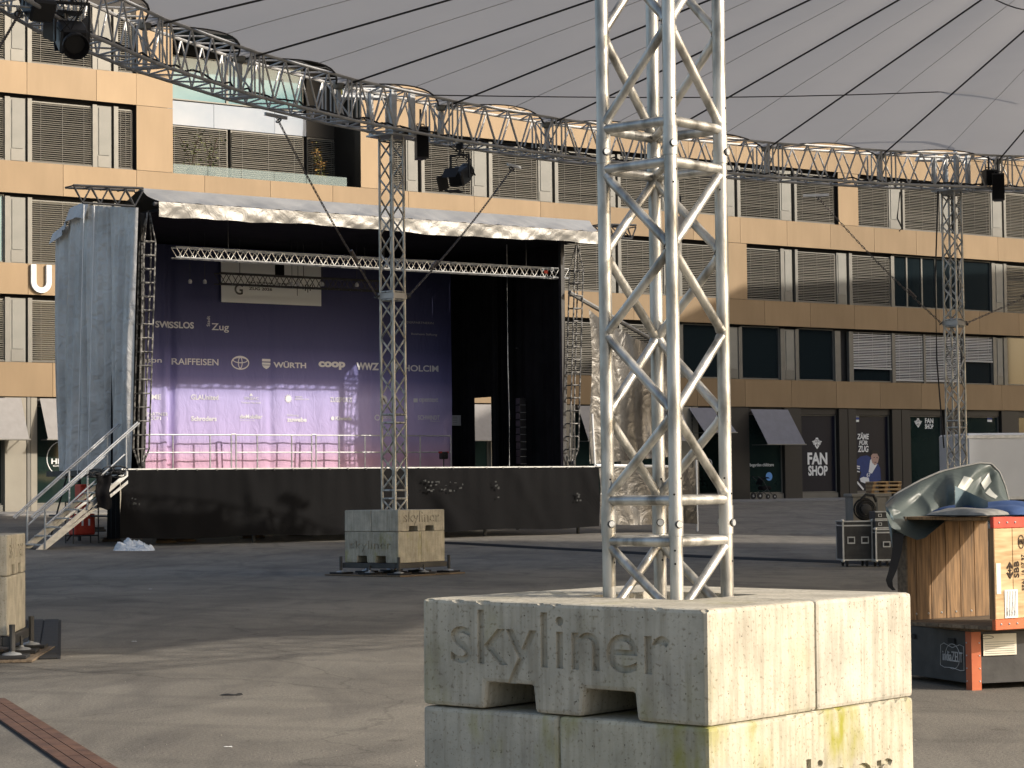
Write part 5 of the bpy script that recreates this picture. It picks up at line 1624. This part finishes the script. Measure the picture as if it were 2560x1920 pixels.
# cables along the ring
def ring_cable(t0, t1, r, z, rad, seed, label):
    rng = random.Random(seed); n = int(abs(t1-t0)*2.2)
    a = ringp(t0, r, z)
    o = thing('power_cable', label, 'cable', a, 0, 'cables along the truss ring')
    MB().path([ringp(t0+(t1-t0)*i/n, r+rng.uniform(-.05, .05), z+rng.uniform(-.03, .05))-a for i in range(n+1)], rad, 6).build('cable', M['rubber'], o)
ring_cable(97, 178, RR-HW+.02, ZRB+.06, .018, 1, 'black power cable lying along the lower inner tube of the ring')
ring_cable(100, 150, RR-HW+.08, ZRB+.05, .014, 2, 'second thin black cable along the lower tube of the ring')
ring_cable(120, 176, RR-HW-.01, ZRT+.045, .012, 3, 'thin black cable along the upper inner tube of the ring')
for i, (pa, pb, Ya, Yb, lab) in enumerate((((1085, 238), (2620, 218), 42.5, 47.5, 'thin black rope crossing level from the middle tower to the right'), ((2478, -6), (2640, 20), 40, 38, 'short black rope at the top right corner'))):
    a = at(*pa, Ya); b = at(*pb, Yb)
    o = thing('span_rope', lab, 'rope', a)
    MB().path([(b-a)*(k/20)+Vector((0, 0, -.12*math.sin(math.pi*k/20))) for k in range(21)], .012, 6).build('rope', M['belt'], o)
M['gauze'] = mat('blue_grey_strap', (.24, .25, .33), (.34, .35, .42), rough=.7, scale=6)
pp = [at(*p) for p in ((2398, 378, 50.8), (2428, 352, 50.6), (2470, 322, 50.2), (2508, 272, 49.6), (2535, 235, 49.2), (2556, 190, 48.8), (2566, 120, 48.2), (2580, 60, 47.6))]
o = thing('loose_strap', 'loose blue-grey strap rising from the right tower to the canopy', 'strap', pp[0])
MB().path([p-pp[0] for p in pp], .028, 6).build('strap', M['gauze'], o)
# black cable dangling down the right tower
for i, (pts, lab) in enumerate(((((2345, 478), (2338, 700), (2342, 900), (2350, 1000), (2360, 1120)), 'black cable hanging down the right tower, left side'), (((2250, 480), (2243, 545), (2255, 570), (2248, 578)), 'short black cable end dangling from the ring left of the right tower'))):
    P = [at(*p, 51.0) for p in pts]
    o = thing('dangling_cable', lab, 'cable', P[-1])
    MB().path([p-P[-1] for p in P], .018, 6).build('cable', M['rubber'], o)
# ================================================================== CRATES, CASES AND OTHER THINGS AT THE RIGHT
def wood_panel(parent, name, x0, x1, y0, y1, z0, z1, n, along, m='wood', gap=.004):
    """planks side by side; along = axis across which the planks are counted"""
    for i in range(n):
        a, b = i/n, (i+1)/n
        if along == 'x': MB().cbox(x0+(x1-x0)*a+gap/2, x0+(x1-x0)*b-gap/2, y0, y1, z0, z1, .003).build(name, M[m], parent)
        else: MB().cbox(x0, x1, y0+(y1-y0)*a+gap/2, y0+(y1-y0)*b-gap/2, z0, z1, .003).build(name, M[m], parent)
# lower black crate
LCc = on_ground(2432, 1726); LC_A = R_(20)
LC = thing('black_crate', 'low black plywood crate with orange corner post under the open wooden crate', 'crate', LCc, LC_A)
zc0, zc1 = .05, .46
MB().cbox(0, 1.35, 0, .018, zc0, zc1, .003).build('side_panel', M['ply_black'], LC)
MB().cbox(0, .018, .02, 1.3, zc0, zc1, .003).build('side_panel', M['ply_black'], LC)
MB().cbox(1.332, 1.35, .02, 1.3, zc0, zc1, .003).build('side_panel', M['ply_black'], LC)
MB().cbox(0, 1.35, 1.302, 1.32, zc0, zc1, .003).build('side_panel', M['ply_black'], LC)
MB().box(.02, 1.33, .02, 1.3, zc0, zc0+.02).build('floor_panel', M['wood_old'], LC)
MB().box(-.01, 1.36, -.01, 1.33, zc1+.002, zc1+.03).build('lid', M['wood_old'], LC)
def corner(parent, x, y, sx, sy, z0, z1, m, name='corner_post'):
    mb = MB().box(min(x, x+sx*.075), max(x, x+sx*.075), y-.012 if sy > 0 else y, y if sy > 0 else y+.012, z0, z1)
    mb.box(x-.012 if sx > 0 else x, x if sx > 0 else x+.012, min(y-.012*sy, y+sy*.075), max(y-.012*sy, y+sy*.075), z0, z1)
    o = mb.build(name, M[m], parent)
    for k in range(4):
        z = z0+(z1-z0)*(.15+.22*k)
        MB().lathe([(.007, 0), (.006, .003), (.002, .005)], 8, Matrix.Translation((x+sx*.06, y-.012*sy, z)) @ Matrix.Rotation(R_(90), 4, 'X')).build('rivet', M['steel'], o)
        MB().lathe([(.007, 0), (.006, .003), (.002, .005)], 8, Matrix.Translation((x-.012*sx, y+sy*.06, z)) @ Matrix.Rotation(R_(-90), 4, 'Y')).build('rivet', M['steel'], o)
corner(LC, 0, 0, 1, 1, .0, zc1, 'orange'); corner(LC, 1.35, 0, -1, 1, .0, zc1, 'orange'); corner(LC, 0, 1.32, 1, -1, .0, zc1, 'orange')
mb = MB().box(-.0145, -.012, .24, .34, zc1-.105, zc1-.065).build('hand_slot', M['void'], LC)
mb = MB().box(-.0145, -.012, .86, .96, zc1-.105, zc1-.065).build('hand_slot', M['void'], LC)
# chalk-white logo on the dark side (side faces -x): words run from far to near
def text_side(body, y_near, y_far, z0, z1, x, bold=.0, depth=.004):
    vs_, fs, a, b, c, d = text_mesh(body, bold, .5)
    return MB().add([(x-depth*(v.z+.5), y_far+(y_near-y_far)*(v.x-a)/(b-a), z0+(z1-z0)*(v.y-c)/(d-c)) for v in vs_], fs)
M['chalk'] = mat('chalk_print', (.34, .34, .34), (.50, .50, .50), rough=.8, scale=20)
mb = text_side('indiaZELT', .12, .42, .21, .29, -.013, .0)
ol = [(.10, .15), (.16, .145), (.27, .16), (.40, .155), (.46, .17), (.45, .33), (.40, .35), (.27, .32), (.16, .35), (.10, .34)]
mb.path([(-.015, p[0], p[1]) for p in ol+[ol[0]]], .003, 4)
mb.path([(-.015, .27+.11*math.cos(a), .25+.10*math.sin(a)) for a in [i*math.pi/10 for i in range(17)]], .003, 4)
mb.build('printed_logo', M['chalk'], LC, fix=False)
lb = MB().box(.095, .40, -.016, -.013, .27, .44).build('paper_label', M['paper'], LC)
mb = MB()
for i in range(6): mb.box(.11, .38, -.019, -.0165, .285+.018*i, .287+.018*i)
mb.path([(.13+.06*math.cos(a), -.018, .415+.012*math.sin(a)) for a in [i*math.pi/6 for i in range(13)]], .002, 4)
mb.build('label_print', M['ink'], lb)
mb = MB(); ring_shape(mb, .62, .25, .10, .075, .012, -.012); mb.build('printed_logo', M['chalk'], LC, fix=False)
# upper open wooden crate, turned a little, both ends open
UCc = at(2490, 1573, 17.35); UC_A = ROT
zu = LCc.z+zc1+.034
UC = thing('wooden_crate', 'open-ended wooden crate with red painted edges and stencilled letters', 'crate', (UCc.x, UCc.y, zu), UC_A)
HC = EYE-(1292-1200)/FPX*17.35-zu
LX, LY = 1.02, 1.04
# camera-side panel with planks, upper and lower red rails
wood_panel(UC, 'plank', 0, LX, 0, .022, .085, HC-.09, 5, 'x', 'wood_pale')
MB().cbox(-.012, LX, -.008, .03, 0, .083, .004).build('red_rail', M['orange'], UC)
MB().cbox(-.012, LX, -.008, .03, HC-.088, HC, .004).build('red_rail', M['red'], UC)
MB().box(-.012, -.004, -.006, .05, .084, HC-.089).build('edge_strip', M['wood'], UC)
# far wall, floor
wood_panel(UC, 'plank', 0, LX, LY-.022, LY, .03, HC-.01, 6, 'x', 'wood')
wood_panel(UC, 'floor_plank', -.02, LX, .03, LY-.024, 0, .028, 7, 'y', 'wood_old')
wood_panel(UC, 'top_plank', .0, .22, .03, LY-.024, HC-.026, HC-.002, 3, 'x', 'wood')
MB().box(.0, LX, LY-.07, LY-.023, HC-.05, HC-.028).build('top_batten', M['wood_old'], UC)
MB().cbox(-.022, -.002, LY-.10, LY+.006, 0, HC, .004).build('end_batten', M['wood_old'], UC)
rv = MB().lathe([(.010, 0), (.008, .004), (.003, .007)], 8).mesh('bolt', M['steel'])
for x in (.05, .14, .23, .4, .6, .8):
    for z in (.045, HC-.045): inst('bolt', rv, UC, (x, -.009, z), (R_(90), 0, 0))
for x in (.07, .16, .3, .45, .62, .8): inst('bolt', rv, UC, (x, LY-.023, .08), (R_(90), 0, 0))
# stencilled letters run upwards
def text_up(body, x0, x1, z0, z1, y, bold=.0, depth=.003):
    vs_, fs, a, b, c, d = text_mesh(body, bold, .5)
    return MB().add([(x1-(x1-x0)*(v.y-c)/(d-c), y-depth*(v.z+.5), z0+(z1-z0)*(v.x-a)/(b-a)) for v in vs_], fs)
def stencil(mb): mb.build('stencil_mark', M['ink_brown'], UC, fix=False)
stencil(text_up('SBB', .215, .27, .40, .53, -.0015, .02)); stencil(text_up('EPAL 16.07 97', .30, .335, .30, .58, -.0015))
mb = MB(); ring_shape(mb, .30, .68, .035, .055, .008, -.0); stencil(mb)
mb = MB(); text_on(mb, 'EPAL', .275, .325, .66, .70, -.002); stencil(mb)
# double arrow sign
mb = MB(); flat(mb, [(.15, .455), (.185, .455), (.185, .465), (.15, .465)], -.001); stencil(mb)
mb = MB(); flat(mb, [(.162, .405), (.172, .405), (.172, .515), (.162, .515)], -.0016); stencil(mb)
for z, s_ in ((.515, 1), (.405, -1)):
    mb = MB(); flat(mb, [(.130, z-.035*s_), (.167, z+.012*s_), (.204, z-.035*s_), (.192, z-.042*s_), (.167, z-.012*s_), (.142, z-.042*s_)], -.0022); stencil(mb)
lb = MB().box(.10, .245, -.006, -.002, .09, .31).build('paper_label', M['white'], UC)
mb = MB()
rng = random.Random(3)
for i in range(7): mb.box(.112+.018*i, .1135+.018*i, -.009, -.0065, .10, .30)
for i in range(5): mb.path([(.125+.02*i+rng.uniform(-.004, .004), -.009, .11+.02*k) for k in range(rng.randint(3, 6))], .0016, 4)
mb.build('handwriting', M['ink'], lb)
MB().box(.012, .062, -.005, -.0015, .28, .52).build('paper_strip', M['paper'], UC)
# sacks on the crate
def sack(label, c, sx, sy, h, m, rz, seed):
    o = thing('cloth_sack', label, 'sack', c, rz, 'sacks on the wooden crate')
    rng = random.Random(seed); ph = [rng.uniform(0, 6) for _ in range(4)]
    def fn(top):
        def g(a, b):
            x = (a-.5)*2; y = (b-.5)*2
            e_ = max(0, 1-abs(x)**3.2)*max(0, 1-abs(y)**3.2)
            z = h*(e_**.45)*(1+.22*math.sin(x*4+ph[0])*math.sin(y*3+ph[1])+.12*math.sin(x*11+ph[2]+y*5))
            return (x*sx/2, y*sy/2, (.012+z) if top else .004+.006*e_)
        return g
    mb = MB().grid(fn(True), 34, 24).grid(fn(False), 10, 8)
    mb.build('cloth', M[m], o, smooth=True)
    return o
zt_ = zu+HC+.002
p = Vector((UCc.x, UCc.y, 0)); ex = Vector((math.cos(UC_A), math.sin(UC_A), 0)); ey = Vector((-ex.y, ex.x, 0))
q = p+ex*.10+ey*.36; sack('flat grey sack lying on the left of the wooden crate top', (q.x, q.y, zt_), .30, .66, .05, 'grey_cloth', UC_A, 1)
q = p+ex*.62+ey*.45; sack('flat blue sack lying across the wooden crate top', (q.x, q.y, zt_), .82, .95, .085, 'blue_cloth', UC_A, 2)
# tarpaulin thrown over the crate's far corner
Y0 = 18.05
crest = [(2214, 1262), (2240, 1235), (2300, 1202), (2350, 1180), (2400, 1168), (2450, 1158), (2478, 1160), (2498, 1180), (2512, 1215), (2522, 1256)]
foot = [(2216, 1290), (2228, 1318), (2262, 1338), (2292, 1350), (2312, 1345), (2345, 1318), (2385, 1285), (2420, 1272), (2470, 1262), (2522, 1259)]
def lerp_list(L_, a):
    k = a*(len(L_)-1); i = min(int(k), len(L_)-2); f = k-i
    return (L_[i][0]+(L_[i+1][0]-L_[i][0])*f, L_[i][1]+(L_[i+1][1]-L_[i][1])*f)
tc0 = at(2350, 1290, Y0+.6)
TP = thing('green_tarpaulin', 'stiff grey-green tarpaulin heaped over the corner of the wooden crate', 'tarpaulin', (tc0.x, tc0.y, tc0.z))
def tarp_front(a, b):
    c = lerp_list(crest, a); f = lerp_list(foot, a)
    px = c[0]+(f[0]-c[0])*b; py = c[1]+(f[1]-c[1])*b
    fold = .10*math.sin(a*7+1)*math.sin(b*3.0)+.16*math.exp(-((a-.52-.18*b)/.09)**2)*math.sin(b*math.pi)-.22*math.exp(-((a-.72)/.13)**2)*math.sin(b*math.pi)-.10*math.exp(-((a-.25)/.12)**2)*math.sin(b*2.6)+(.07*abs(math.sin(a*8.5+b*3.2))-.05*abs(math.sin(a*15-b*6+1))+.09*max(0, 1-abs(a-.40-.25*b)/.05))*math.sin(math.pi*min(1, b*1.1))
    Y = Y0+.62-.62*b**.8-fold+.25*(a-.5)
    return at(px, py, Y)-TP.location
MB().grid(tarp_front, 120, 50).build('front_fold', M['tarp'], TP, smooth=True)
def tarp_back(a, b):
    c = tarp_front(a, 0)
    return c+Vector((.03*math.sin(a*9)*b+.25*b*(1-a), .55*b, -(.12+.5*a)*b**1.3+.04*math.sin(a*8)*b))
MB().grid(tarp_back, 50, 10).build('back_fold', M['tarp_blue'], TP, smooth=True)
def tail(a, b):
    P = [(2213, 1262), (2262, 1338)]; Q = (2231, 1372)
    x = P[0][0]+(P[1][0]-P[0][0])*a; y = P[0][1]+(P[1][1]-P[0][1])*a
    px = x+(Q[0]-x)*b; py = y+(Q[1]-y)*b
    return at(px, py, Y0+.02-.06*math.sin(a*6)+.04*b)-TP.location
MB().grid(tail, 16, 14).build('hanging_corner', M['tarp_blue'], TP, smooth=True)
def inner(a, b):
    L1 = [(2390, 1272), (2405, 1222), (2460, 1250)]
    x = 2388+(2470-2388)*a; y = (1215+a*38)+(1270-(1215+a*38))*b
    return at(x, y, Y0-.22+.12*math.sin(a*5)+.08*b)-TP.location
MB().grid(inner, 16, 8).build('turned_edge', M['tarp_blue'], TP, smooth=True)
hem = [tarp_front(i/40, 0)+Vector((0, -.012, .004)) for i in range(41)]
MB().path(hem, .008, 5).build('welded_hem', M['grey_cloth'], TP)
M['patch'] = mat('pale_tarp_patch', (.50, .51, .47), rough=.4)
for (a0, a1, b0, b1) in ((.50, .60, .22, .42), (.70, .78, .20, .42), (.80, .90, .45, .60)):
    MB().grid(lambda a, b, a0=a0, a1=a1, b0=b0, b1=b1: tarp_front(a0+(a1-a0)*a, b0+(b1-b0)*b+.12*(a-.5))+Vector((0, -.012, 0)), 10, 6).build('pale_patch', M['patch'], TP, smooth=True)
P = [at(*k, Y0-.02) for k in ((2246, 1332), (2243, 1380), (2232, 1425), (2222, 1450), (2226, 1466), (2236, 1476))]
def strap(a, b):
    k = a*(len(P)-1); i = min(int(k), len(P)-2); f = k-i
    c = P[i]+(P[i+1]-P[i])*f
    return c+Vector(((.045-.03*a)*(b-.5)*2, .01*math.sin(a*8), 0))-TP.location
MB().grid(strap, 24, 2).build('black_strap', M['rubber'], TP, smooth=True)

# ---- flight cases and other boxes further back
def flight_case(label, px0, px1, py_top, Y, H, D, rz, wheels=True, latches=2):
    a = at(px0, 1410, Y); b = at(px1, 1410, Y)
    w = (b.x-a.x)
    gz = ground_z(a.x, Y)
    o = thing('flight_case', label, 'flight case', (a.x, Y, gz), rz, 'black flight cases')
    z0 = .12 if wheels else 0
    MB().cbox(.012, w-.012, .012, D-.012, z0+.012, z0+H-.012, .004).build('case_body', M['ply_black'], o)
    for (x, y) in ((0, 0), (w, 0), (0, D), (w, D)):
        MB().box(x-.004 if x == 0 else x-.026, x+.026 if x == 0 else x+.004, y-.004 if y == 0 else y-.026, y+.026 if y == 0 else y+.004, z0+.02, z0+H-.02).build('edge_profile', M['steel'], o)
    for z in (z0, z0+H*.86, z0+H-.026):
        MB().box(-.002, w+.002, -.006, .02, z, z+.026).build('edge_profile', M['steel'], o)
        MB().box(-.006, .02, .0, D, z+.001, z+.025).build('edge_profile', M['steel'], o)
    for (x, z) in ((0, 0), (w, 0), (0, H), (w, H)):
        MB().lathe([(.001, -.035), (.03, -.02), (.036, 0), (.03, .02), (.001, .035)], 8, Matrix.Translation((x, 0, z0+z))).build('ball_corner', M['steel'], o, smooth=True)
    for i in range(latches):
        cx = w*(.28+.46*i) if latches == 2 else w*.5
        h = MB().box(cx-.075, cx+.075, -.010, -.002, z0+H*.42, z0+H*.60)
        h = h.build('handle_dish', M['steel'], o)
        MB().box(cx-.055, cx+.055, -.014, -.0105, z0+H*.455, z0+H*.57).build('handle_recess', M['black'], h)
        MB().tube((cx-.045, -.02, z0+H*.52), (cx+.045, -.02, z0+H*.52), .009, 6).build('handle_grip', M['black'], h)
    if wheels:
        for x in (.1, w-.1):
            for y in (.1, D-.1):
                c = MB().tube((x-.018, y, .05), (x+.018, y, .05), .05, 12).build('castor', M['rubber'], o)
                MB().box(x-.025, x+.025, y-.03, y+.03, .085, .118).build('castor_fork', M['steel_dark'], c)
    return o, w
flight_case('large black flight case on castors, furthest left of the cases', 2108, 2184, 1303, 43.6, .78, .6, R_(4))
flight_case('narrow black flight case beside the tarpaulin, right of the large case', 2190, 2246, 1330, 43.4, .62, .6, R_(4), True, 1)
c = at(2190, 1330, 43.5)
for k, (zz, lab) in enumerate(((.75, 'lower flat black rack case stacked on the narrow flight case'), (.92, 'upper flat black rack case stacked on the narrow flight case'))):
    gz = ground_z(c.x, 43.5)
    o = thing('rack_case', lab, 'flight case', (c.x-.02, 43.45, gz+zz), R_(4), 'flat rack cases')
    MB().cbox(0, .46, 0, .5, 0, .16, .006).build('case_body', M['ply_black'], o)
    for z in (0, .14): MB().box(-.004, .464, -.006, .0, z, z+.02).build('edge_profile', M['steel'], o)
    MB().box(.06, .13, -.012, -.001, .05, .11).build('latch', M['steel'], o)
    MB().box(.075, .115, -.014, -.0125, .06, .1).build('latch_centre', M['black'], o)
# grey container with a coil of hose, pallets on top
a = at(2133, 1300, 46.5); b = at(2226, 1300, 46.5); gz = ground_z(a.x, 46.5); zt_ = at(2180, 1234, 46.5).z
CT = thing('grey_container', 'grey ribbed storage container standing behind the flight cases', 'container', (a.x, 46.5, gz), R_(3))
w = b.x-a.x; H = zt_-gz
M['ctgrey'] = mat('container_grey', (.17, .165, .145), (.21, .20, .18), rough=.6, scale=4)
MB().cbox(0, w, 0, .8, .1, H-.07, .01).build('body', M['ctgrey'], CT)
MB().cbox(-.03, w+.03, -.03, .83, H-.068, H, .01).build('lid', M['ctgrey'], CT)
for x in (.0, w*.33, w*.66, w-.04): MB().box(x, x+.04, -.02, -.001, .12, H-.08).build('rib', M['ctgrey'], CT)
for x in (.03, w-.1):
    for y in (.03, .7): MB().box(x, x+.08, y, y+.08, 0, .098).build('foot', M['rubber'], CT)
c = at(2165, 1273, 45.9); gzc = at(2165, 1302, 45.9).z
HO = thing('hose_coil', 'thick coil of black cable leaning on the grey container', 'cable coil', (c.x, 45.9, c.z), R_(3))
for k in range(5):
    rr = .13+.022*k
    MB().path([(rr*math.cos(i*math.pi/12)+.02*math.sin(k), -.03*(k % 2)+.02*k, rr*math.sin(i*math.pi/12)) for i in range(25)], .02, 6).build('turn', M['rubber'], HO, smooth=True)
MB().box(-.2, .2, -.02, .3, -.27, -.24).build('stand', M['black'], HO)
MB().lathe([(.05, -.05), (.11, -.04), (.11, .06), (.05, .07)], 14, Matrix.Rotation(R_(90), 4, 'X')).build('reel_core', M['black'], HO, smooth=True)
MB().path([(-.1, 0, .2), (0, 0, .30), (.16, 0, .28), (.22, .02, .15)], .03, 6).build('loose_end', M['rubber'], HO)
pa = at(2176, 1231, 46.8); pb = at(2250, 1231, 46.8); pw = pb.x-pa.x
for k, lab in enumerate(('lowest wooden pallet on the grey container', 'middle wooden pallet on the grey container', 'topmost wooden pallet on the grey container')):
    o = thing('wooden_pallet', lab, 'pallet', (pa.x+.02*k, 46.7-.02*k, zt_+.002+k*.084), R_(3+3*k), 'pallets on the grey container')
    for i in range(5): MB().cbox(0, pw, i*.11, i*.11+.085, .062, .08, .003).build('top_board', M['wood_pale'], o)
    for i in range(3): MB().cbox(i*(pw-.07)/2, i*(pw-.07)/2+.07, 0, .52, .016, .06, .003).build('runner', M['wood'], o)
    for i in range(3): MB().cbox(0, pw, i*.21, i*.21+.08, 0, .014, .003).build('bottom_board', M['wood_pale'], o)
# ---- white box trailer at the right edge
Yt = 61.0
a = at(2418, 1083, Yt); zb_ = at(2418, 1250, Yt).z; gz = ground_z(a.x, Yt)
TRL = thing('box_trailer', 'plain pale grey box trailer parked before the shops at the right edge', 'trailer', (a.x, Yt, gz), R_(8))
MB().cbox(0, 6.2, 0, 2.4, zb_-gz, a.z-gz, .05).build('box', M['trailer'], TRL)
MB().box(-.01, 6.2, -.02, -.002, a.z-gz-.14, a.z-gz-.06).build('top_profile', M['steel'], TRL)
MB().box(.01, 6.2, -.02, -.002, zb_-gz+.0, zb_-gz+.08).build('bottom_profile', M['steel'], TRL)
MB().box(.1, 6.0, .3, 2.1, zb_-gz-.18, zb_-gz-.002).build('chassis', M['steel_dark'], TRL)
for x in (2.4, 3.4):
    for y in (.06, 2.1):
        t_ = MB().tube((x, y, .33), (x, y+.24, .33), .33, 20).build('wheel', M['rubber'], TRL, smooth=True)
        MB().tube((x, y-.01, .33), (x, y+.05, .33), .18, 16).build('rim', M['steel'], t_, smooth=True)
for x in (.25, 5.9): MB().tube((x, .3, 0), (x, .3, zb_-gz-.18), .04, 8).build('support_leg', M['steel'], TRL)
# ---- pushchair by the childcare window
u, _z = facl(1910, 1247, -.7)
c = FO+UD*u-ND*.7
PC = thing('pushchair', 'small black pushchair parked below the childcare window', 'pushchair', (c.x, c.y, ground_z(c.x, c.y)+.05), ROT)
for x in (-.42, .42):
    for y in (-.22, .22):
        r_ = .15 if x < 0 else .11
        w_ = MB().tube((x, y-.02, r_), (x, y+.02, r_), r_, 14).build('wheel', M['rubber'], PC, smooth=True)
        MB().tube((x, y-.024, r_), (x, y+.024, r_), r_*.35, 10).build('hub', M['steel'], w_)
for y in (-.2, .2):
    MB().path([(-.42, y, .15), (.0, y, .42), (.42, y, .11)], .016, 6).build('frame_tube', M['black'], PC)
    MB().path([(.1, y, .35), (-.2, y, .8), (-.48, y, .98)], .016, 6).build('frame_tube', M['black'], PC)
MB().tube((-.48, -.2, .98), (-.48, .2, .98), .018, 6).build('handle', M['black'], PC)
MB().cbox(-.22, .3, -.19, .19, .40, .58, .05).build('seat', M['black_fabric'], PC)
MB().grid(lambda a, b: (.02-.28*math.cos(a*2.2), -.2+.4*b, .62+.34*math.sin(a*2.2)), 12, 4).build('hood', M['black_fabric'], PC, smooth=True)
# ---- cable protector lying across the square
pts = [on_ground(px, py) for px, py in ((1118, 1361), (1300, 1369), (1500, 1379), (1700, 1391), (1900, 1400), (2110, 1408), (2240, 1414))]
o = thing('cable_protector', 'long black rubber cable ramp lying across the square behind the near ballast', 'cable ramp', pts[0])
n_ = 0
for a, b in zip(pts[:-1], pts[1:]):
    L = b-a; k = max(1, int(L.length/.9))
    for i in range(k):
        p0 = a+L*(i/k); p1 = a+L*((i+1)/k); e = (p1-p0).normalized(); s = Vector((-e.y, e.x, 0))
        vs_ = []
        for P in (p0+e*.006, p1-e*.006):
            for (d, h) in ((-.16, 0), (-.08, .05), (.08, .05), (.16, 0)):
                q = P+s*d; vs_.append(Vector((q.x, q.y, ground_z(q.x, q.y)+h+.003))-pts[0])
        MB().add(vs_, [(0, 1, 5, 4), (1, 2, 6, 5), (2, 3, 7, 6), (0, 4, 7, 3), (0, 3, 2, 1), (4, 5, 6, 7)]).build('ramp_element', M['rubber'], o)
# ---- litter and small stones scattered on the asphalt
rng = random.Random(21)
lit = MB()
for i in range(190):
    px = rng.uniform(0, 2560); py = 1440+480*rng.random()**.8
    P = on_ground(px, py); s = rng.uniform(.003, .007)
    q = Matrix.Rotation(rng.uniform(0, 6.3), 3, 'Z')
    lit.add([P+q @ Vector(v)*s+Vector((0, 0, .001)) for v in ((-1, -.7, 0), (1, -.6, 0), (.8, .8, 0), (-.9, .6, 0), (0, 0, .9))], [(0, 1, 4), (1, 2, 4), (2, 3, 4), (3, 0, 4)])
o = lit.build('gravel', mat('pale_grit', (.30, .28, .24), (.44, .41, .35), rough=.8, scale=40), fix=False)
tag(o, 'pale grit scattered over the asphalt', 'grit', kind='stuff')
for i, (px, py, lab) in enumerate(((580, 1738, 'dark oily leaf-like scrap on the sunlit asphalt'), (570, 1868, 'pale scrap of paper on the near asphalt'), (335, 1604, 'small pale scrap at the edge of the shade'), (375, 1473, 'tiny white scrap on the shaded asphalt'))):
    P = on_ground(px, py)
    o = thing('litter_scrap', lab, 'litter', P)
    s = .10 if i == 0 else .03
    MB().grid(lambda a, b: ((a-.5)*2*s*(1-.6*abs(b-.5)), (b-.5)*.9*s, .004+.012*math.sin(a*5)*math.sin(b*4)*s*10), 6, 4).build('scrap', M['void'] if i == 0 else M['white'], o)
